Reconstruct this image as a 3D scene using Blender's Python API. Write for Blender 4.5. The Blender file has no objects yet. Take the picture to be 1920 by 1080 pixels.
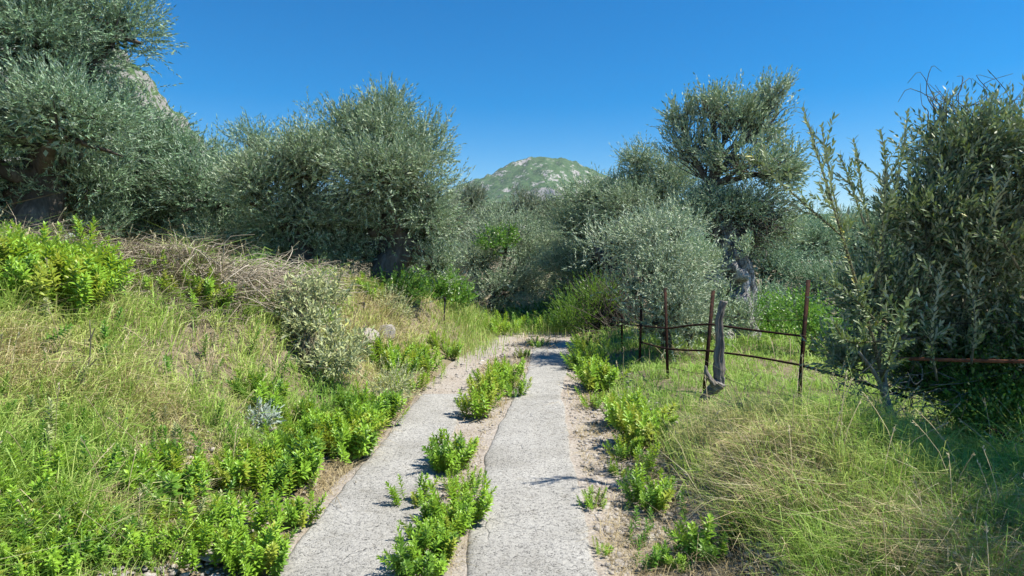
import bpy, math, random
import numpy as np
from mathutils import Vector, Matrix, Quaternion

random.seed(7)
R = np.random.default_rng(11)
SC = bpy.context.scene
COL = SC.collection

# ------------------------------------------------------------------ camera, sky, sun, exposure
F = 1150.0                       # focal length in pixels of the 1920 px wide photograph
PITCH = math.radians(-3.0)
CZ = 1.7
cam = bpy.data.cameras.new('camera')
cam.lens = F / 1920 * 36; cam.sensor_width = 36
cam.clip_start = 0.05; cam.clip_end = 9000
cam_o = bpy.data.objects.new('camera', cam); COL.objects.link(cam_o)
cam_o.location = (0, 0, CZ)
cam_o.rotation_euler = (math.radians(90) + PITCH, 0, 0)
SC.camera = cam_o

SUN = Vector((0.62, -0.10, 1.0)).normalized()       # direction towards the sun
w = bpy.data.worlds.new('World'); SC.world = w; w.use_nodes = True
nt = w.node_tree; nt.nodes.clear()
sky = nt.nodes.new('ShaderNodeTexSky'); sky.sky_type = 'NISHITA'; sky.sun_disc = False
sky.sun_elevation = math.asin(SUN.z); sky.sun_rotation = math.atan2(SUN.x, SUN.y)
sky.altitude = 0; sky.air_density = 1.0; sky.dust_density = 0.0; sky.ozone_density = 4.0
hs = nt.nodes.new('ShaderNodeHueSaturation'); hs.inputs['Saturation'].default_value = 1.55
bg = nt.nodes.new('ShaderNodeBackground'); bg.inputs[1].default_value = 0.096
wo = nt.nodes.new('ShaderNodeOutputWorld')
nt.links.new(sky.outputs[0], hs.inputs['Color']); nt.links.new(hs.outputs[0], bg.inputs[0]); nt.links.new(bg.outputs[0], wo.inputs[0])

sl = bpy.data.lights.new('sun', 'SUN'); sl.energy = 5.0; sl.angle = math.radians(0.53); sl.color = (1, 0.94, 0.84)
so = bpy.data.objects.new('sun', sl); COL.objects.link(so)
so.rotation_euler = SUN.to_track_quat('Z', 'Y').to_euler(); so.location = (20, 0, 30)

vs = SC.view_settings; vs.view_transform = 'Standard'; vs.look = 'None'; vs.gamma = 1; vs.use_curve_mapping = False
vs.exposure = 0.66
SC.cycles.max_bounces = 4; SC.cycles.transmission_bounces = 2; SC.cycles.diffuse_bounces = 1
SC.cycles.use_denoising = True

# ------------------------------------------------------------------ helpers
cp, sp_ = math.cos(PITCH), math.sin(PITCH)
def at(px, py, d):
    """the point at ground distance d (metres along y) seen at pixel px, py of the photograph"""
    a = (px - 960) / F; b = (540 - py) / F
    x, y, z = a, cp - b * sp_, sp_ + b * cp
    k = d / y
    return np.array([x * k, d, CZ + z * k])

def ppm(d): return F / d         # pixels per metre

def hash2(i, j, s):
    n = (i.astype(np.int64) * 374761393 + j.astype(np.int64) * 668265263 + s * 1442695041) & 0xffffffff
    n = ((n ^ (n >> 13)) * 1274126177) & 0xffffffff
    return ((n ^ (n >> 16)) & 0xffff) / 65535.0
def vnoise(x, y, s=0):
    x = np.asarray(x, float); y = np.asarray(y, float)
    i = np.floor(x); j = np.floor(y); fx = x - i; fy = y - j
    fx = fx * fx * (3 - 2 * fx); fy = fy * fy * (3 - 2 * fy)
    a = hash2(i, j, s); b = hash2(i + 1, j, s); c = hash2(i, j + 1, s); d = hash2(i + 1, j + 1, s)
    return (a + (b - a) * fx) * (1 - fy) + (c + (d - c) * fx) * fy
def fbm(x, y, s=0, o=4):
    t = 0; a = .5; f = 1
    for k in range(o):
        t = t + a * (vnoise(np.asarray(x) * f, np.asarray(y) * f, s + k * 17) - .5) * 2; a *= .5; f *= 2.03
    return t
def sstep(x, a, b):
    t = np.clip((x - a) / (b - a), 0, 1); return t * t * (3 - 2 * t)
def nrm(v):
    return v / np.maximum(np.linalg.norm(v, axis=-1, keepdims=True), 1e-9)

def left_edge(y):  return np.interp(y, [0, 3.3, 5, 7.5, 8.9, 10.5, 12.2, 14, 20], [-1.33, -1.27, -1.22, -1.10, -0.98, -0.75, -.45, -.3, -.3])
def right_edge(y): return np.interp(y, [0, 3.3, 5, 7.5, 8.9, 10.5, 12.2, 14, 20], [.44, .47, .52, .62, .82, .98, 1.12, 1.25, 1.3])
def gap_l(y):      return np.interp(y, [0, 3.3, 5, 7.5, 8.9, 12], [-.60, -.56, -.56, -.52, -.50, -.2])
def gap_r(y):      return np.interp(y, [0, 3.3, 5, 7.5, 8.9, 10, 12], [-.24, -.26, -.24, .03, .22, .3, .42])

def H(x, y, fine=True):
    """height of the ground"""
    x = np.asarray(x, float); y = np.asarray(y, float)
    toe = left_edge(y) - np.interp(y, [0, 4, 7, 10], [.5, .45, .2, .12])
    hc = np.interp(y, [-3, 0, 6, 8, 9, 10.5, 12.5, 15, 20, 40], [1.55, 1.62, 1.6, 1.44, 1.34, 1.12, .76, .4, .25, .3])
    lb = np.interp(y, [0, 6, 8, 9.5, 12, 15], [2.3, 2.3, 2.0, 1.55, 1.2, 1.0])
    t = toe - x
    s = np.clip(t / lb, 0, 1)
    h = hc * (.45 * s + .55 * s * s * (3 - 2 * s)) + np.maximum(t - lb, 0) * .05 * np.exp(-np.maximum(t, 0) / 30)
    t2 = x - right_edge(y)
    h = h - .05 * sstep(t2, .02, .25) * (1 - sstep(t2, .5, .9)) + .12 * sstep(t2, .55, 1.2)
    h = h + .46 * np.exp(-((x - 2.05) / .58) ** 2 - ((y - 4.0) / 1.15) ** 2)
    h = h + .16 * np.exp(-((x - 3.0) / .8) ** 2 - ((y - 3.2) / 1.0) ** 2)
    on = sstep(x, left_edge(y) - .25, left_edge(y) - .02) * (1 - sstep(x, right_edge(y) + .02, right_edge(y) + .3))
    if fine:
        off = 1 - on
        near = np.exp(-np.hypot(x, y) / 60)
        h = h + off * near * (.10 * fbm(x * .9, y * .9, 3) + .03 * fbm(x * 5, y * 5, 9, 3)) + off * (1 - near) * 1.5 * fbm(x * .02, y * .02, 5)
        h = h + on * .012 * fbm(x * 3, y * 3, 21)
    return h
def Hn(x, y):
    e = .08
    return nrm(np.stack([-(H(x + e, y) - H(x - e, y)) / (2 * e), -(H(x, y + e) - H(x, y - e)) / (2 * e), np.ones_like(np.asarray(x, float))], -1))

def ground_hit(px, py):
    """ground point seen at a pixel of the photograph"""
    a = (px - 960) / F; b = (540 - py) / F
    x, y, z = a, cp - b * sp_, sp_ + b * cp
    ts = np.linspace(.5, 40, 4000)
    gz = H(x * ts, y * ts); rz = CZ + z * ts
    k = np.argmax(rz < gz)
    if not (rz < gz).any(): k = np.argmax(np.where(y * ts < 12, gz - rz, -9)) 
    t = ts[k]
    return np.array([x * t, y * t, float(H(x * t, y * t))])

def mesh_np(name, V, Fc, mat=None, attrs=None, smooth=False, matidx=None, mats=None):
    """fast mesh from numpy; Fc: (n,3) or (n,4)"""
    V = np.ascontiguousarray(V, np.float32); Fc = np.ascontiguousarray(Fc, np.int32)
    me = bpy.data.meshes.new(name); k = Fc.shape[1]
    me.vertices.add(len(V)); me.vertices.foreach_set('co', V.ravel())
    me.loops.add(Fc.size); me.loops.foreach_set('vertex_index', Fc.ravel())
    me.polygons.add(len(Fc)); me.polygons.foreach_set('loop_start', np.arange(0, Fc.size, k, dtype=np.int32))
    me.polygons.foreach_set('loop_total', np.full(len(Fc), k, np.int32))
    if smooth: me.polygons.foreach_set('use_smooth', np.ones(len(Fc), bool))
    if matidx is not None: me.polygons.foreach_set('material_index', np.ascontiguousarray(matidx, np.int32))
    for n, a in (attrs or {}).items():
        at_ = me.attributes.new(n, 'FLOAT', 'POINT'); at_.data.foreach_set('value', np.ascontiguousarray(a, np.float32))
    me.update(calc_edges=True)
    for m in (mats or ([mat] if mat else [])): me.materials.append(m)
    return me
def obj(name, me, parent=None, mw=None):
    o = bpy.data.objects.new(name, me); COL.objects.link(o)
    if parent is not None: o.parent = parent
    if mw is not None: o.matrix_local = mw
    return o
def tag(o, label=None, cat=None, group=None, kind=None):
    if label: o['label'] = label
    if cat: o['category'] = cat
    if group: o['group'] = group
    if kind: o['kind'] = kind
    return o
def empty(name, loc, label, cat, group=None):
    o = bpy.data.objects.new(name, None); COL.objects.link(o); o.location = Vector([float(v) for v in loc]); o.empty_display_size = .1
    return tag(o, label, cat, group)
def shift(V, o):                 # world verts -> verts local to an unrotated thing
    return V - np.array(o.location)[None, :]

class Acc:
    """collects pieces of geometry of one mesh"""
    def __init__(s): s.V = []; s.F = []; s.A = []; s.n = 0
    def add(s, V, Fc, a=None):
        s.V.append(V); s.F.append(Fc + s.n); s.n += len(V)
        s.A.append(np.full(len(V), .5) if a is None else (np.full(len(V), a) if np.isscalar(a) else a))
    def mesh(s, name, mat, off=None, smooth=False):
        V = np.concatenate(s.V); Fc = np.concatenate(s.F)
        if off is not None: V = V - off[None, :]
        return mesh_np(name, V, Fc, mat, {'v': np.concatenate(s.A)}, smooth)

def spline(pts, n):
    pts = np.asarray(pts, float)
    if len(pts) < 3:
        t = np.linspace(0, 1, n)[:, None]; return pts[0] * (1 - t) + pts[-1] * t
    P = np.vstack([2 * pts[0] - pts[1], pts, 2 * pts[-1] - pts[-2]])
    m = len(pts) - 1; u = np.linspace(0, m - 1e-6, n); k = u.astype(int); t = (u - k)[:, None]
    a, b, c, d = P[k], P[k + 1], P[k + 2], P[k + 3]
    return .5 * ((2 * b) + (c - a) * t + (2 * a - 5 * b + 4 * c - d) * t ** 2 + (3 * b - a - 3 * c + d) * t ** 3)
def tube(pts, rad, sides=6, cap=True, rough=0, seed=0):
    """quads along a polyline; rad is a number or an array per point"""
    pts = np.asarray(pts, float); n = len(pts)
    rad = np.full(n, rad) if np.isscalar(rad) else np.asarray(rad, float)
    T = nrm(np.gradient(pts, axis=0))
    ref = np.array([0, 0, 1.]) if abs(T[0][2]) < .9 else np.array([1., 0, 0])
    U = np.zeros_like(pts); u = nrm(np.cross(T[0], ref))
    for i in range(n):
        u = nrm(u - T[i] * np.dot(u, T[i])); U[i] = u
    W = np.cross(T, U)
    ang = np.linspace(0, 2 * math.pi, sides, endpoint=False)
    r = np.repeat(rad[:, None], sides, 1)
    if rough:
        ii, jj = np.meshgrid(np.arange(n), np.arange(sides), indexing='ij')
        r = r * (1 + rough * fbm(ii * .35 + seed, np.sin(ang)[jj] * 1.7 + seed * .3 + np.cos(ang)[jj], seed, 3))
    V = pts[:, None, :] + r[..., None] * (np.cos(ang)[None, :, None] * U[:, None, :] + np.sin(ang)[None, :, None] * W[:, None, :])
    V = V.reshape(-1, 3)
    i = np.arange(n - 1)[:, None] * sides; j = np.arange(sides)[None, :]; j2 = (j + 1) % sides
    Q = np.stack([i + j, i + j2, i + sides + j2, i + sides + j], -1).reshape(-1, 4)
    if cap:
        V = np.vstack([V, pts[0], pts[-1]]); a = len(V) - 2; b = a + 1; j = np.arange(sides); j2 = (j + 1) % sides
        Q = np.vstack([Q, np.stack([np.full(sides, a), j2, j, j], -1)[:, [0, 1, 2, 2]], np.stack([np.full(sides, b), (n - 1) * sides + j, (n - 1) * sides + j2, (n - 1) * sides + j2], -1)])
    return V, Q
def tri(Q):
    """quads (possibly degenerate) to triangles"""
    a = Q[:, [0, 1, 2]]; b = Q[:, [0, 2, 3]]
    b = b[(b[:, 1] != b[:, 2]) & (b[:, 0] != b[:, 2])]
    return np.vstack([a, b])

def leaves_geo(P, D, N, L, W, fold=False, droop=0.0):
    """rhombic leaves. P base, D direction, N upper side. returns verts (n*k,3), tris"""
    n = len(P); D = nrm(D); S = nrm(np.cross(D, N)); N = np.cross(S, D)
    L = np.broadcast_to(L, (n,))[:, None]; W = np.broadcast_to(W, (n,))[:, None]
    if fold == 'tri':
        V = np.stack([P + S * W * .42 + D * L * .12, P + D * L, P - S * W * .42], 1).reshape(-1, 3)
        return V, np.arange(n * 3).reshape(-1, 3), 3
    if not fold:
        V = np.stack([P, P + D * L * .45 + S * W * .5, P + D * L - N * L * droop, P + D * L * .45 - S * W * .5], 1).reshape(-1, 3)
        b = np.arange(n)[:, None] * 4
        T = np.stack([b + 0, b + 1, b + 2, b + 0, b + 2, b + 3], -1).reshape(-1, 3)
        return V, T, 4
    V = np.stack([P, P + D * L * .35 + S * W * .5 + N * W * .22, P + D * L * .42 + N * L * .02, P + D * L * .35 - S * W * .5 + N * W * .22,
                  P + D * L * .72 + S * W * .36 + N * (W * .16 - L * droop * .4), P + D * L * .72 - S * W * .36 + N * (W * .16 - L * droop * .4), P + D * L - N * L * droop], 1).reshape(-1, 3)
    b = np.arange(n)[:, None] * 7
    T = np.stack([b, b + 1, b + 2, b, b + 2, b + 3, b + 1, b + 4, b + 2, b + 3, b + 2, b + 5, b + 2, b + 4, b + 6, b + 2, b + 6, b + 5], -1).reshape(-1, 3)
    return V, T, 7

def rnd_unit(n):
    return nrm(R.normal(size=(n, 3)))

def sprigs(acc, O, A, Ls, nl, leafL, leafW, tint, spread=.75, up=.85, fold=False, twig=None, droop=.0):
    """sprigs from O along A (length Ls) with nl leaves each in crossed pairs"""
    n = len(O)
    if n == 0: return
    A = nrm(A); ref = rnd_unit(n); B = nrm(np.cross(A, ref)); C = np.cross(A, B)
    t = (np.arange(nl) + .6) / nl
    ph = (np.arange(nl) % 2) * math.pi + (np.arange(nl) // 2) * 1.57
    ph = ph[None, :] + R.normal(0, .35, (n, nl)); th = spread + R.normal(0, .22, (n, nl))
    t = np.clip(t[None, :] + R.normal(0, .03, (n, nl)), 0, 1)
    bend = np.array([0, 0, 1.])[None, None, :] * (t ** 2)[..., None] * Ls[:, None, None] * .12
    P = O[:, None, :] + A[:, None, :] * (t * Ls[:, None])[..., None] + bend
    rad = np.cos(ph)[..., None] * B[:, None, :] + np.sin(ph)[..., None] * C[:, None, :]
    th = th * (1 - .5 * t)
    D = A[:, None, :] * np.cos(th)[..., None] + rad * np.sin(th)[..., None]
    N = A[:, None, :] * np.sin(th)[..., None] - rad * np.cos(th)[..., None]
    P = P.reshape(-1, 3); D = D.reshape(-1, 3); N = N.reshape(-1, 3) + R.normal(0, .25, (n * nl, 3))
    flip = (N[:, 2] < 0) & (R.random(n * nl) < up); N[flip] *= -1
    m = n * nl
    L = leafL * R.uniform(.7, 1.2, m); W = leafW * R.uniform(.75, 1.2, m)
    V, T, k = leaves_geo(P, D, N, L, W, fold, droop)
    v = np.clip(np.repeat(np.broadcast_to(tint, (n,)), nl) + R.normal(0, .16, m), 0, 1)
    acc.add(V, T, np.repeat(v, k))
    if twig:
        S = nrm(np.cross(A, rnd_unit(n))) * twig
        E = O + A * Ls[:, None]
        V = np.stack([O - S, O + S, E], 1).reshape(-1, 3)
        acc.add(V, np.arange(len(V)).reshape(-1, 3), 0.0)

# ------------------------------------------------------------------ materials
def mat(name):
    m = bpy.data.materials.new(name); m.use_nodes = True; m.node_tree.nodes.clear()
    return m, m.node_tree
def N_(t, kind, **kw):
    n = t.nodes.new(kind)
    for k, v in kw.items():
        if k in n.inputs: n.inputs[k].default_value = v
        else: setattr(n, k, v)
    return n
def ramp(t, src, stops):
    r = t.nodes.new('ShaderNodeValToRGB'); e = r.color_ramp.elements
    while len(e) < len(stops): e.new(.5)
    for i, (p, c) in enumerate(stops): e[i].position = p; e[i].color = (*c, 1) if len(c) == 3 else c
    t.links.new(src, r.inputs[0]); return r.outputs[0]
def mixc(t, f, a, b):
    m = t.nodes.new('ShaderNodeMix'); m.data_type = 'RGBA'
    for s, v in ((m.inputs[0], f), (m.inputs[6], a), (m.inputs[7], b)):
        if hasattr(v, 'is_linked') or isinstance(v, bpy.types.NodeSocket): t.links.new(v, s)
        elif isinstance(v, (int, float)): s.default_value = v
        else: s.default_value = (*v, 1)
    return m.outputs[2]
def mth(t, op, a, b=None):
    m = t.nodes.new('ShaderNodeMath'); m.operation = op
    for s, v in ((m.inputs[0], a), (m.inputs[1], b)):
        if v is None: continue
        if isinstance(v, bpy.types.NodeSocket): t.links.new(v, s)
        else: s.default_value = v
    return m.outputs[0]

def leaf_mat(name, stops, under=None, rough=.45, trans=.25, spec=.5, tcol=None):
    """leaf: colour from the per-leaf attribute v, paler underside, some light through it"""
    m, t = mat(name)
    a = N_(t, 'ShaderNodeAttribute'); a.attribute_name = 'v'
    c = ramp(t, a.outputs['Fac'], stops)
    if under:
        g = N_(t, 'ShaderNodeNewGeometry')
        c2 = mixc(t, mth(t, 'MULTIPLY', g.outputs['Backfacing'], .92), c, under)
    else: c2 = c
    p = N_(t, 'ShaderNodeBsdfPrincipled', Roughness=rough); t.links.new(c2, p.inputs['Base Color'])
    p.inputs['Specular IOR Level'].default_value = spec
    tr = N_(t, 'ShaderNodeBsdfTranslucent')
    if tcol: tr.inputs[0].default_value = (*tcol, 1)
    else: t.links.new(c, tr.inputs[0])
    mx = N_(t, 'ShaderNodeMixShader'); mx.inputs[0].default_value = trans
    o = N_(t, 'ShaderNodeOutputMaterial')
    t.links.new(p.outputs[0], mx.inputs[1]); t.links.new(tr.outputs[0], mx.inputs[2]); t.links.new(mx.outputs[0], o.inputs[0])
    return m

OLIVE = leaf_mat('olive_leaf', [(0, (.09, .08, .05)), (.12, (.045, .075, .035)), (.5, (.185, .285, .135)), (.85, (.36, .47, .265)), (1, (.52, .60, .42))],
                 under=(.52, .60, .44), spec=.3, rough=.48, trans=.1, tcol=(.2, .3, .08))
OLIVE_BLUE = leaf_mat('olive_leaf_bluish', [(0, (.08, .08, .05)), (.12, (.04, .075, .04)), (.5, (.16, .28, .14)), (.85, (.30, .46, .26)), (1, (.47, .59, .41))],
                 under=(.47, .59, .43), spec=.3, rough=.5, trans=.1, tcol=(.19, .3, .09))
OLIVE_DULL = leaf_mat('olive_leaf_dull', [(0, (.08, .07, .05)), (.12, (.05, .06, .035)), (.5, (.165, .22, .105)), (.85, (.31, .38, .22)), (1, (.46, .49, .34))],
                 under=(.48, .51, .39), spec=.3, rough=.5, trans=.1, tcol=(.18, .25, .08))
OLIVE_NEAR = leaf_mat('olive_leaf_near', [(0, (.06, .05, .03)), (.1, (.05, .085, .04)), (.5, (.14, .215, .095)), (.85, (.28, .37, .19)), (.97, (.42, .48, .32)), (1, (.45, .42, .08))],
                 under=(.48, .53, .41), rough=.46, spec=.3, trans=.2, tcol=(.2, .28, .05))
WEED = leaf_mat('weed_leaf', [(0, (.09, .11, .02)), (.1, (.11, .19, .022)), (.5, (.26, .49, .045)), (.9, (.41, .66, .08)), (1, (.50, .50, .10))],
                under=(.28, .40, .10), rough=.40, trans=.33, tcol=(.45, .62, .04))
VINE = leaf_mat('vine_leaf', [(0, (.05, .07, .02)), (.1, (.06, .14, .02)), (.5, (.11, .26, .035)), (.9, (.19, .38, .06)), (1, (.3, .4, .08))],
                under=(.15, .26, .09), rough=.35, trans=.3, tcol=(.26, .52, .05))
SAGE = leaf_mat('sage_leaf', [(0, (.14, .13, .06)), (.15, (.26, .30, .12)), (.5, (.42, .47, .21)), (.85, (.56, .60, .32)), (1, (.62, .62, .18))],
                under=(.55, .58, .38), rough=.75, trans=.2, spec=.2)
SILVER = leaf_mat('silver_leaf', [(0, (.2, .26, .2)), (.5, (.38, .46, .38)), (1, (.55, .62, .52))], under=(.5, .55, .48), rough=.8, trans=.15, spec=.2)
GRASS = leaf_mat('grass_blade', [(0, (.50, .40, .22)), (.16, (.62, .56, .27)), (.32, (.52, .60, .18)), (.5, (.36, .54, .10)), (.75, (.24, .44, .075)), (1, (.16, .35, .075))],
                 rough=.55, trans=.34, spec=.35)
STRAW = leaf_mat('dry_grass', [(0, (.26, .19, .10)), (.4, (.46, .37, .20)), (.8, (.60, .52, .31)), (1, (.70, .64, .44))], rough=.7, trans=.2, spec=.25)
TWIG = leaf_mat('dead_twig', [(0, (.14, .11, .075)), (.5, (.38, .32, .23)), (1, (.62, .55, .43))], rough=.8, trans=.0, spec=.2)

WEED_DARK = leaf_mat('weed_leaf_dark', [(0, (.07, .09, .02)), (.1, (.06, .13, .02)), (.5, (.13, .27, .035)), (.9, (.24, .42, .06)), (1, (.4, .45, .1))],
                under=(.2, .33, .10), rough=.40, trans=.28, tcol=(.3, .52, .04))
WEED_YELLOW = leaf_mat('weed_leaf_yellow', [(0, (.20, .13, .03)), (.12, (.22, .24, .03)), (.5, (.34, .42, .05)), (.9, (.46, .56, .09)), (1, (.6, .5, .12))],
                under=(.38, .44, .14), rough=.45, trans=.33, tcol=(.55, .62, .06))
def bark_mat(name, stops, scale=6, bump=.6, stretch=.25, d=.02):
    m, t = mat(name)
    tc = N_(t, 'ShaderNodeTexCoord'); mp = N_(t, 'ShaderNodeMapping'); mp.inputs['Scale'].default_value = (1, 1, stretch)
    t.links.new(tc.outputs['Object'], mp.inputs[0])
    n = N_(t, 'ShaderNodeTexNoise', Scale=scale, Detail=8, Roughness=.65, Distortion=.6); t.links.new(mp.outputs[0], n.inputs['Vector'])
    n2 = N_(t, 'ShaderNodeTexNoise', Scale=scale * 5, Detail=5, Roughness=.6); t.links.new(mp.outputs[0], n2.inputs['Vector'])
    f = mth(t, 'ADD', mth(t, 'MULTIPLY', n.outputs[0], .7), mth(t, 'MULTIPLY', n2.outputs[0], .3))
    c = ramp(t, f, stops)
    b = N_(t, 'ShaderNodeBump', Strength=bump, Distance=d); t.links.new(f, b.inputs['Height'])
    p = N_(t, 'ShaderNodeBsdfPrincipled', Roughness=.85); p.inputs['Specular IOR Level'].default_value = .2
    t.links.new(c, p.inputs['Base Color']); t.links.new(b.outputs[0], p.inputs['Normal'])
    o = N_(t, 'ShaderNodeOutputMaterial'); t.links.new(p.outputs[0], o.inputs[0])
    return m
BARK = bark_mat('olive_bark', [(.3, (.03, .025, .02)), (.5, (.10, .085, .07)), (.7, (.22, .2, .175))])
BARK_PALE = bark_mat('weathered_pale_bark', [(.38, (.03, .03, .03)), (.46, (.22, .21, .20)), (.54, (.46, .45, .43)), (.68, (.68, .67, .65))], scale=16, bump=1.0, stretch=.35, d=.06)
SNAG = bark_mat('dead_wood', [(.35, (.05, .045, .04)), (.5, (.2, .185, .17)), (.7, (.42, .40, .37))], scale=12, bump=.8, stretch=.15)
SHOOTBARK = bark_mat('shoot_bark', [(.35, (.06, .055, .035)), (.5, (.15, .14, .09)), (.7, (.26, .25, .18))], scale=14, bump=.3, stretch=.3, d=.005)
PALEBRANCH = bark_mat('pale_branch_bark', [(.35, (.12, .11, .09)), (.5, (.27, .26, .22)), (.7, (.42, .41, .37))], scale=14, bump=.4, stretch=.3, d=.006)
RUST = bark_mat('rusty_iron', [(.35, (.012, .008, .007)), (.5, (.035, .016, .012)), (.7, (.11, .042, .024))], scale=18, bump=.4, stretch=1, d=.004)
RUST_RED = bark_mat('rusty_iron_red', [(.35, (.07, .025, .015)), (.5, (.22, .085, .045)), (.7, (.38, .17, .10))], scale=22, bump=.4, stretch=1, d=.004)
WIRE = bark_mat('old_wire', [(.4, (.03, .022, .02)), (.6, (.09, .07, .06))], scale=30, bump=.1)
STONE = bark_mat('limestone', [(.35, (.17, .15, .12)), (.5, (.38, .345, .30)), (.7, (.56, .53, .49))], scale=9, bump=.7, stretch=1, d=.015)
WHITESTONE = bark_mat('white_stone', [(.3, (.45, .42, .38)), (.6, (.75, .72, .68))], scale=9, bump=.5, stretch=1, d=.01)
DARKSTONE = bark_mat('dark_iron', [(.3, (.01, .01, .012)), (.6, (.03, .03, .035))], scale=20, bump=.2, stretch=1, d=.01)

def ground_mat():
    m, t = mat('soil')
    tc = N_(t, 'ShaderNodeTexCoord')
    n1 = N_(t, 'ShaderNodeTexNoise', Scale=1.3, Detail=6, Roughness=.6); t.links.new(tc.outputs['Object'], n1.inputs['Vector'])
    n2 = N_(t, 'ShaderNodeTexNoise', Scale=28, Detail=8, Roughness=.7); t.links.new(tc.outputs['Object'], n2.inputs['Vector'])
    c1 = ramp(t, n1.outputs[0], [(.35, (.11, .095, .05)), (.5, (.19, .17, .09)), (.65, (.17, .18, .08))])
    c2 = ramp(t, n2.outputs[0], [(.3, (.06, .05, .035)), (.5, (.28, .22, .16)), (.7, (.48, .40, .31))])
    c = mixc(t, .55, c1, c2)
    b = N_(t, 'ShaderNodeBump', Strength=.8, Distance=.03); t.links.new(n2.outputs[0], b.inputs['Height'])
    p = N_(t, 'ShaderNodeBsdfPrincipled', Roughness=.95); p.inputs['Specular IOR Level'].default_value = .1
    t.links.new(c, p.inputs['Base Color']); t.links.new(b.outputs[0], p.inputs['Normal'])
    o = N_(t, 'ShaderNodeOutputMaterial'); t.links.new(p.outputs[0], o.inputs[0]); return m
def dirt_mat():
    m, t = mat('gravelly_dirt')
    tc = N_(t, 'ShaderNodeTexCoord')
    n1 = N_(t, 'ShaderNodeTexNoise', Scale=2.2, Detail=6, Roughness=.65); t.links.new(tc.outputs['Object'], n1.inputs['Vector'])
    n2 = N_(t, 'ShaderNodeTexNoise', Scale=45, Detail=8, Roughness=.7); t.links.new(tc.outputs['Object'], n2.inputs['Vector'])
    vo = N_(t, 'ShaderNodeTexVoronoi', Scale=42); t.links.new(tc.outputs['Object'], vo.inputs['Vector'])
    c1 = ramp(t, n1.outputs[0], [(.35, (.34, .285, .225)), (.5, (.42, .375, .32)), (.65, (.46, .435, .39))])
    c2 = ramp(t, n2.outputs[0], [(.34, (.12, .09, .065)), (.48, (.38, .33, .275)), (.7, (.60, .56, .50))])
    c = mixc(t, .6, c1, c2)
    h = mth(t, 'ADD', n2.outputs[0], mth(t, 'MULTIPLY', mth(t, 'SUBTRACT', 1.0, vo.outputs['Distance']), .4))
    b = N_(t, 'ShaderNodeBump', Strength=.8, Distance=.02); t.links.new(h, b.inputs['Height'])
    p = N_(t, 'ShaderNodeBsdfPrincipled', Roughness=.95); p.inputs['Specular IOR Level'].default_value = .1
    t.links.new(c, p.inputs['Base Color']); t.links.new(b.outputs[0], p.inputs['Normal'])
    o = N_(t, 'ShaderNodeOutputMaterial'); t.links.new(p.outputs[0], o.inputs[0]); return m
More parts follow.
